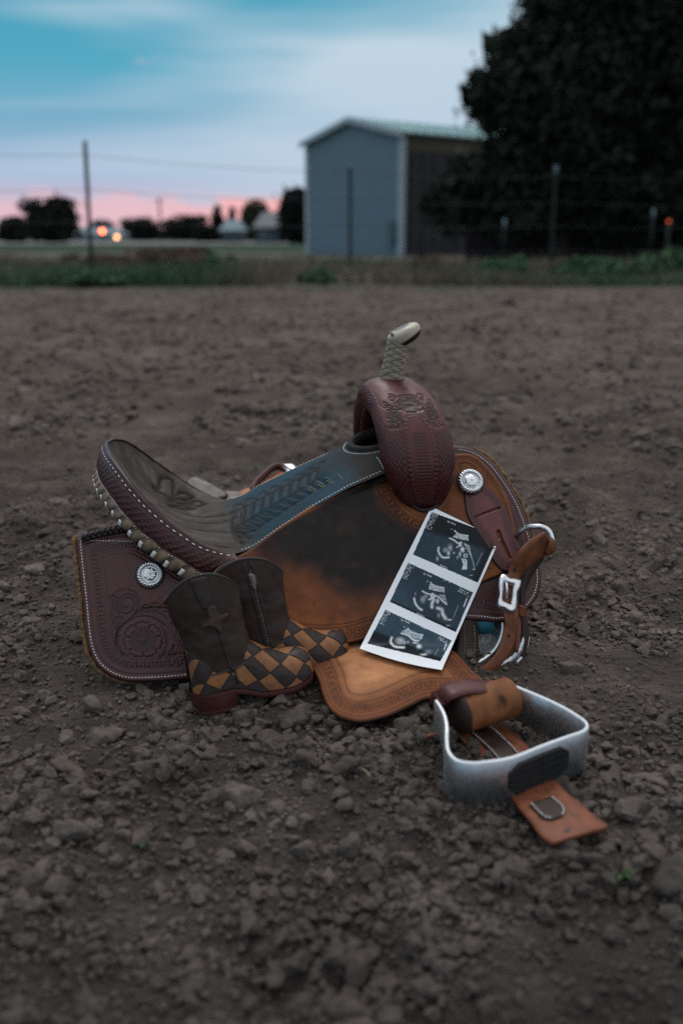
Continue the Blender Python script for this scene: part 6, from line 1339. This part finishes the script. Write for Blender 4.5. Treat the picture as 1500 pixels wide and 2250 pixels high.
# ---- grass and weeds along the fence
n = 70000; y = 13.3 + (25 - 13.3) * RNG.random(n) ** 1.35; x = RNG.uniform(-1, 1, n) * (1.5 + y * .46)
dn_ = fbm(x * .35 + 4, y * .6, 3, 40); keep = dn_ + .22 * RNG.random(n) > .50; x, y = x[keep], y[keep]; n = len(x)
h = (.08 + .36 * RNG.random(n) ** 2) * (.45 + 1.3 * np.clip(fbm(x * .5, y * .5, 3, 44) - .3, 0, 1)); z = ground_z(x, y); an = RNG.uniform(0, 2 * math.pi, n); wd = .010 + .012 * RNG.random(n); ln = RNG.normal(size=(n, 2)) * .35 * h[:, None]
b0 = np.column_stack([x - wd * np.cos(an), y - wd * np.sin(an), z - .01]); b1 = np.column_stack([x + wd * np.cos(an), y + wd * np.sin(an), z - .01]); tp = np.column_stack([x + ln[:, 0], y + ln[:, 1], z + h])
V = np.stack([b0, b1, tp], 1).reshape(-1, 3); gr = sm(.36, .52, fbm(x * .28 + 7, y * .45, 3, 47) + .1 * (RNG.random(n) - .5) + .04 * np.clip(x / 8, -1, 1))
cg = np.array((.062, .110, .056)) * gr[:, None] + np.array((.145, .115, .083)) * (1 - gr)[:, None]; cg = cg * RNG.uniform(.6, 1.3, (n, 1))
tag(mesh_obj('grass', V, np.arange(3 * n).reshape(-1, 3), M['grass'], col=np.repeat(cg, 3, 0), smooth=False), 'patchy dull green and straw coloured grass along the fence', 'grass', kind='stuff')
def weed(name, label, px, base_y, top_y, wpx, mat, seed, n=1400, size=.05, grp='weeds along the fence'):
    g = ground_at((px, base_y)); g = gpt(g[0], g[1]); Y = g[1]; hh = (base_y - top_y) / 2187 * Y; hw = wpx / 2 / 2187 * Y; r = np.random.default_rng(seed)
    root = tag(empty(name, g.tolist()), label, 'weed', grp)
    lob = [(g[0] + r.uniform(-.75, .75) * hw, Y + r.uniform(-.3, .3), g[2] + hh * r.uniform(.25, .7), hw * r.uniform(.25, .45), .35, hh * r.uniform(.22, .36)) for _ in range(7)] + [(g[0], Y, g[2] + hh * .3, hw * .8, .4, hh * .3)]
    V, F = leaf_cloud(lob, n, size, seed); mesh_obj('foliage', V, F, mat, root, smooth=False)
    V, F = join([tube(np.array([(l[0] * .3 + g[0] * .7, Y, g[2] - .03), ((l[0] + g[0]) / 2, Y, (l[2] + g[2]) / 2), l[:3]]), [.012, .009, .004], 5) for l in lob[:5]]); o = mesh_obj('stems', V, F, M['dry'], root); o['kind'] = 'stuff'
weed('green_weed', 'bushy green weed below the board fence', 1095, 612, 562, 130, M['shrub'], 61)
weed('green_weed', 'wide green weed clump right of the third fence post', 1260, 614, 562, 130, M['shrub'], 62)
weed('green_weed', 'green weed clump near the right edge', 1370, 612, 556, 140, M['shrub'], 63)
weed('green_weed', 'green weed clump cut by the right edge', 1475, 612, 545, 120, M['shrub'], 64)
weed('green_weed', 'tall thin green weed left of the middle', 487, 618, 542, 70, M['shrub'], 65, 700)
weed('green_weed', 'low green weed at the foot of the middle post', 690, 622, 590, 90, M['shrub'], 66, 800)
weed('green_weed', 'low green weed at the foot of the left post', 235, 628, 596, 190, M['shrub'], 67, 1300)
weed('dry_weed', 'heap of brown dry brush left of the middle', 400, 600, 540, 230, M['dry'], 68, 2200, .05)
weed('dry_weed', 'low dry brush beside the left post', 205, 590, 556, 120, M['dry'], 69, 900, .05)
weed('dry_weed', 'rust coloured dry weed in front of the shed corner', 935, 600, 552, 70, M['dry'], 70, 900, .045)
weed('dry_weed', 'thin dark dry weed beside the tall green one', 432, 612, 566, 40, M['dry'], 71, 500, .04)
# ---- small green sprouts in the dirt
for px, py, s, lab in ((318, 1852, .010, 'tiny green sprout in the blurred foreground'), (562, 1040, .018, 'small green sprout behind the saddle seat'), (1418, 1108, .011, 'tiny green sprout right of the saddle'), (1362, 1930, .014, 'thin dry green sprout at the lower right'), (48, 950, .014, 'tiny green sprout at the left edge')):
    g = ground_at((px, py)); g = gpt(g[0], g[1]); r = np.random.default_rng(int(px)); parts = []
    for k in range(9):
        a = r.uniform(0, 6.28); l = s * r.uniform(.6, 1.3); d = np.array([math.cos(a), math.sin(a), 0]); e = np.array([-d[1], d[0], 0]) * l * .16; p0 = g + [0, 0, -.002]; p1 = g + d * l * .45 + UPV * l * .7; p2 = g + d * l + UPV * l * .55
        parts.append((np.array([p0, p1 - e, p1 + e, p2]), [[0, 1, 2], [1, 3, 2]]))
    V, F = join(parts); tag(mesh_obj('green_sprout', V, F, surf_mat('sprout_leaf', (.03, .07, .022), rough=.7, bump=0), smooth=False), lab, 'sprout', 'green sprouts in the dirt')
g = ground_at((1118, 668)); V, F = lump(3, 300, .2); tag(mesh_obj('dark_heap', V * np.array([.11, .09, .05]) + gpt(g[0], g[1]), F, surf_mat('dark_dung', (.03, .024, .02), rough=.9, bump=.6, bscale=60, bdist=.01)), 'small dark heap on the far arena dirt', 'dirt heap')
for (ax_, ay_), (bx_, by_), lab in (((528, 1560), (534, 1582), 'short pale straw lying below the front boot'), ((768, 1690), (815, 1706), 'thin dry twig lying left of the stirrup')):
    a, b = ground_at((ax_, ay_), .006), ground_at((bx_, by_), .008); V, F = tube(cr([a, (a + b) / 2 + [.002, 0, .005], b], 5), .0011, 6); tag(mesh_obj('dry_straw', V, F, surf_mat('straw', (.26, .22, .15), rough=.8)), lab, 'straw')
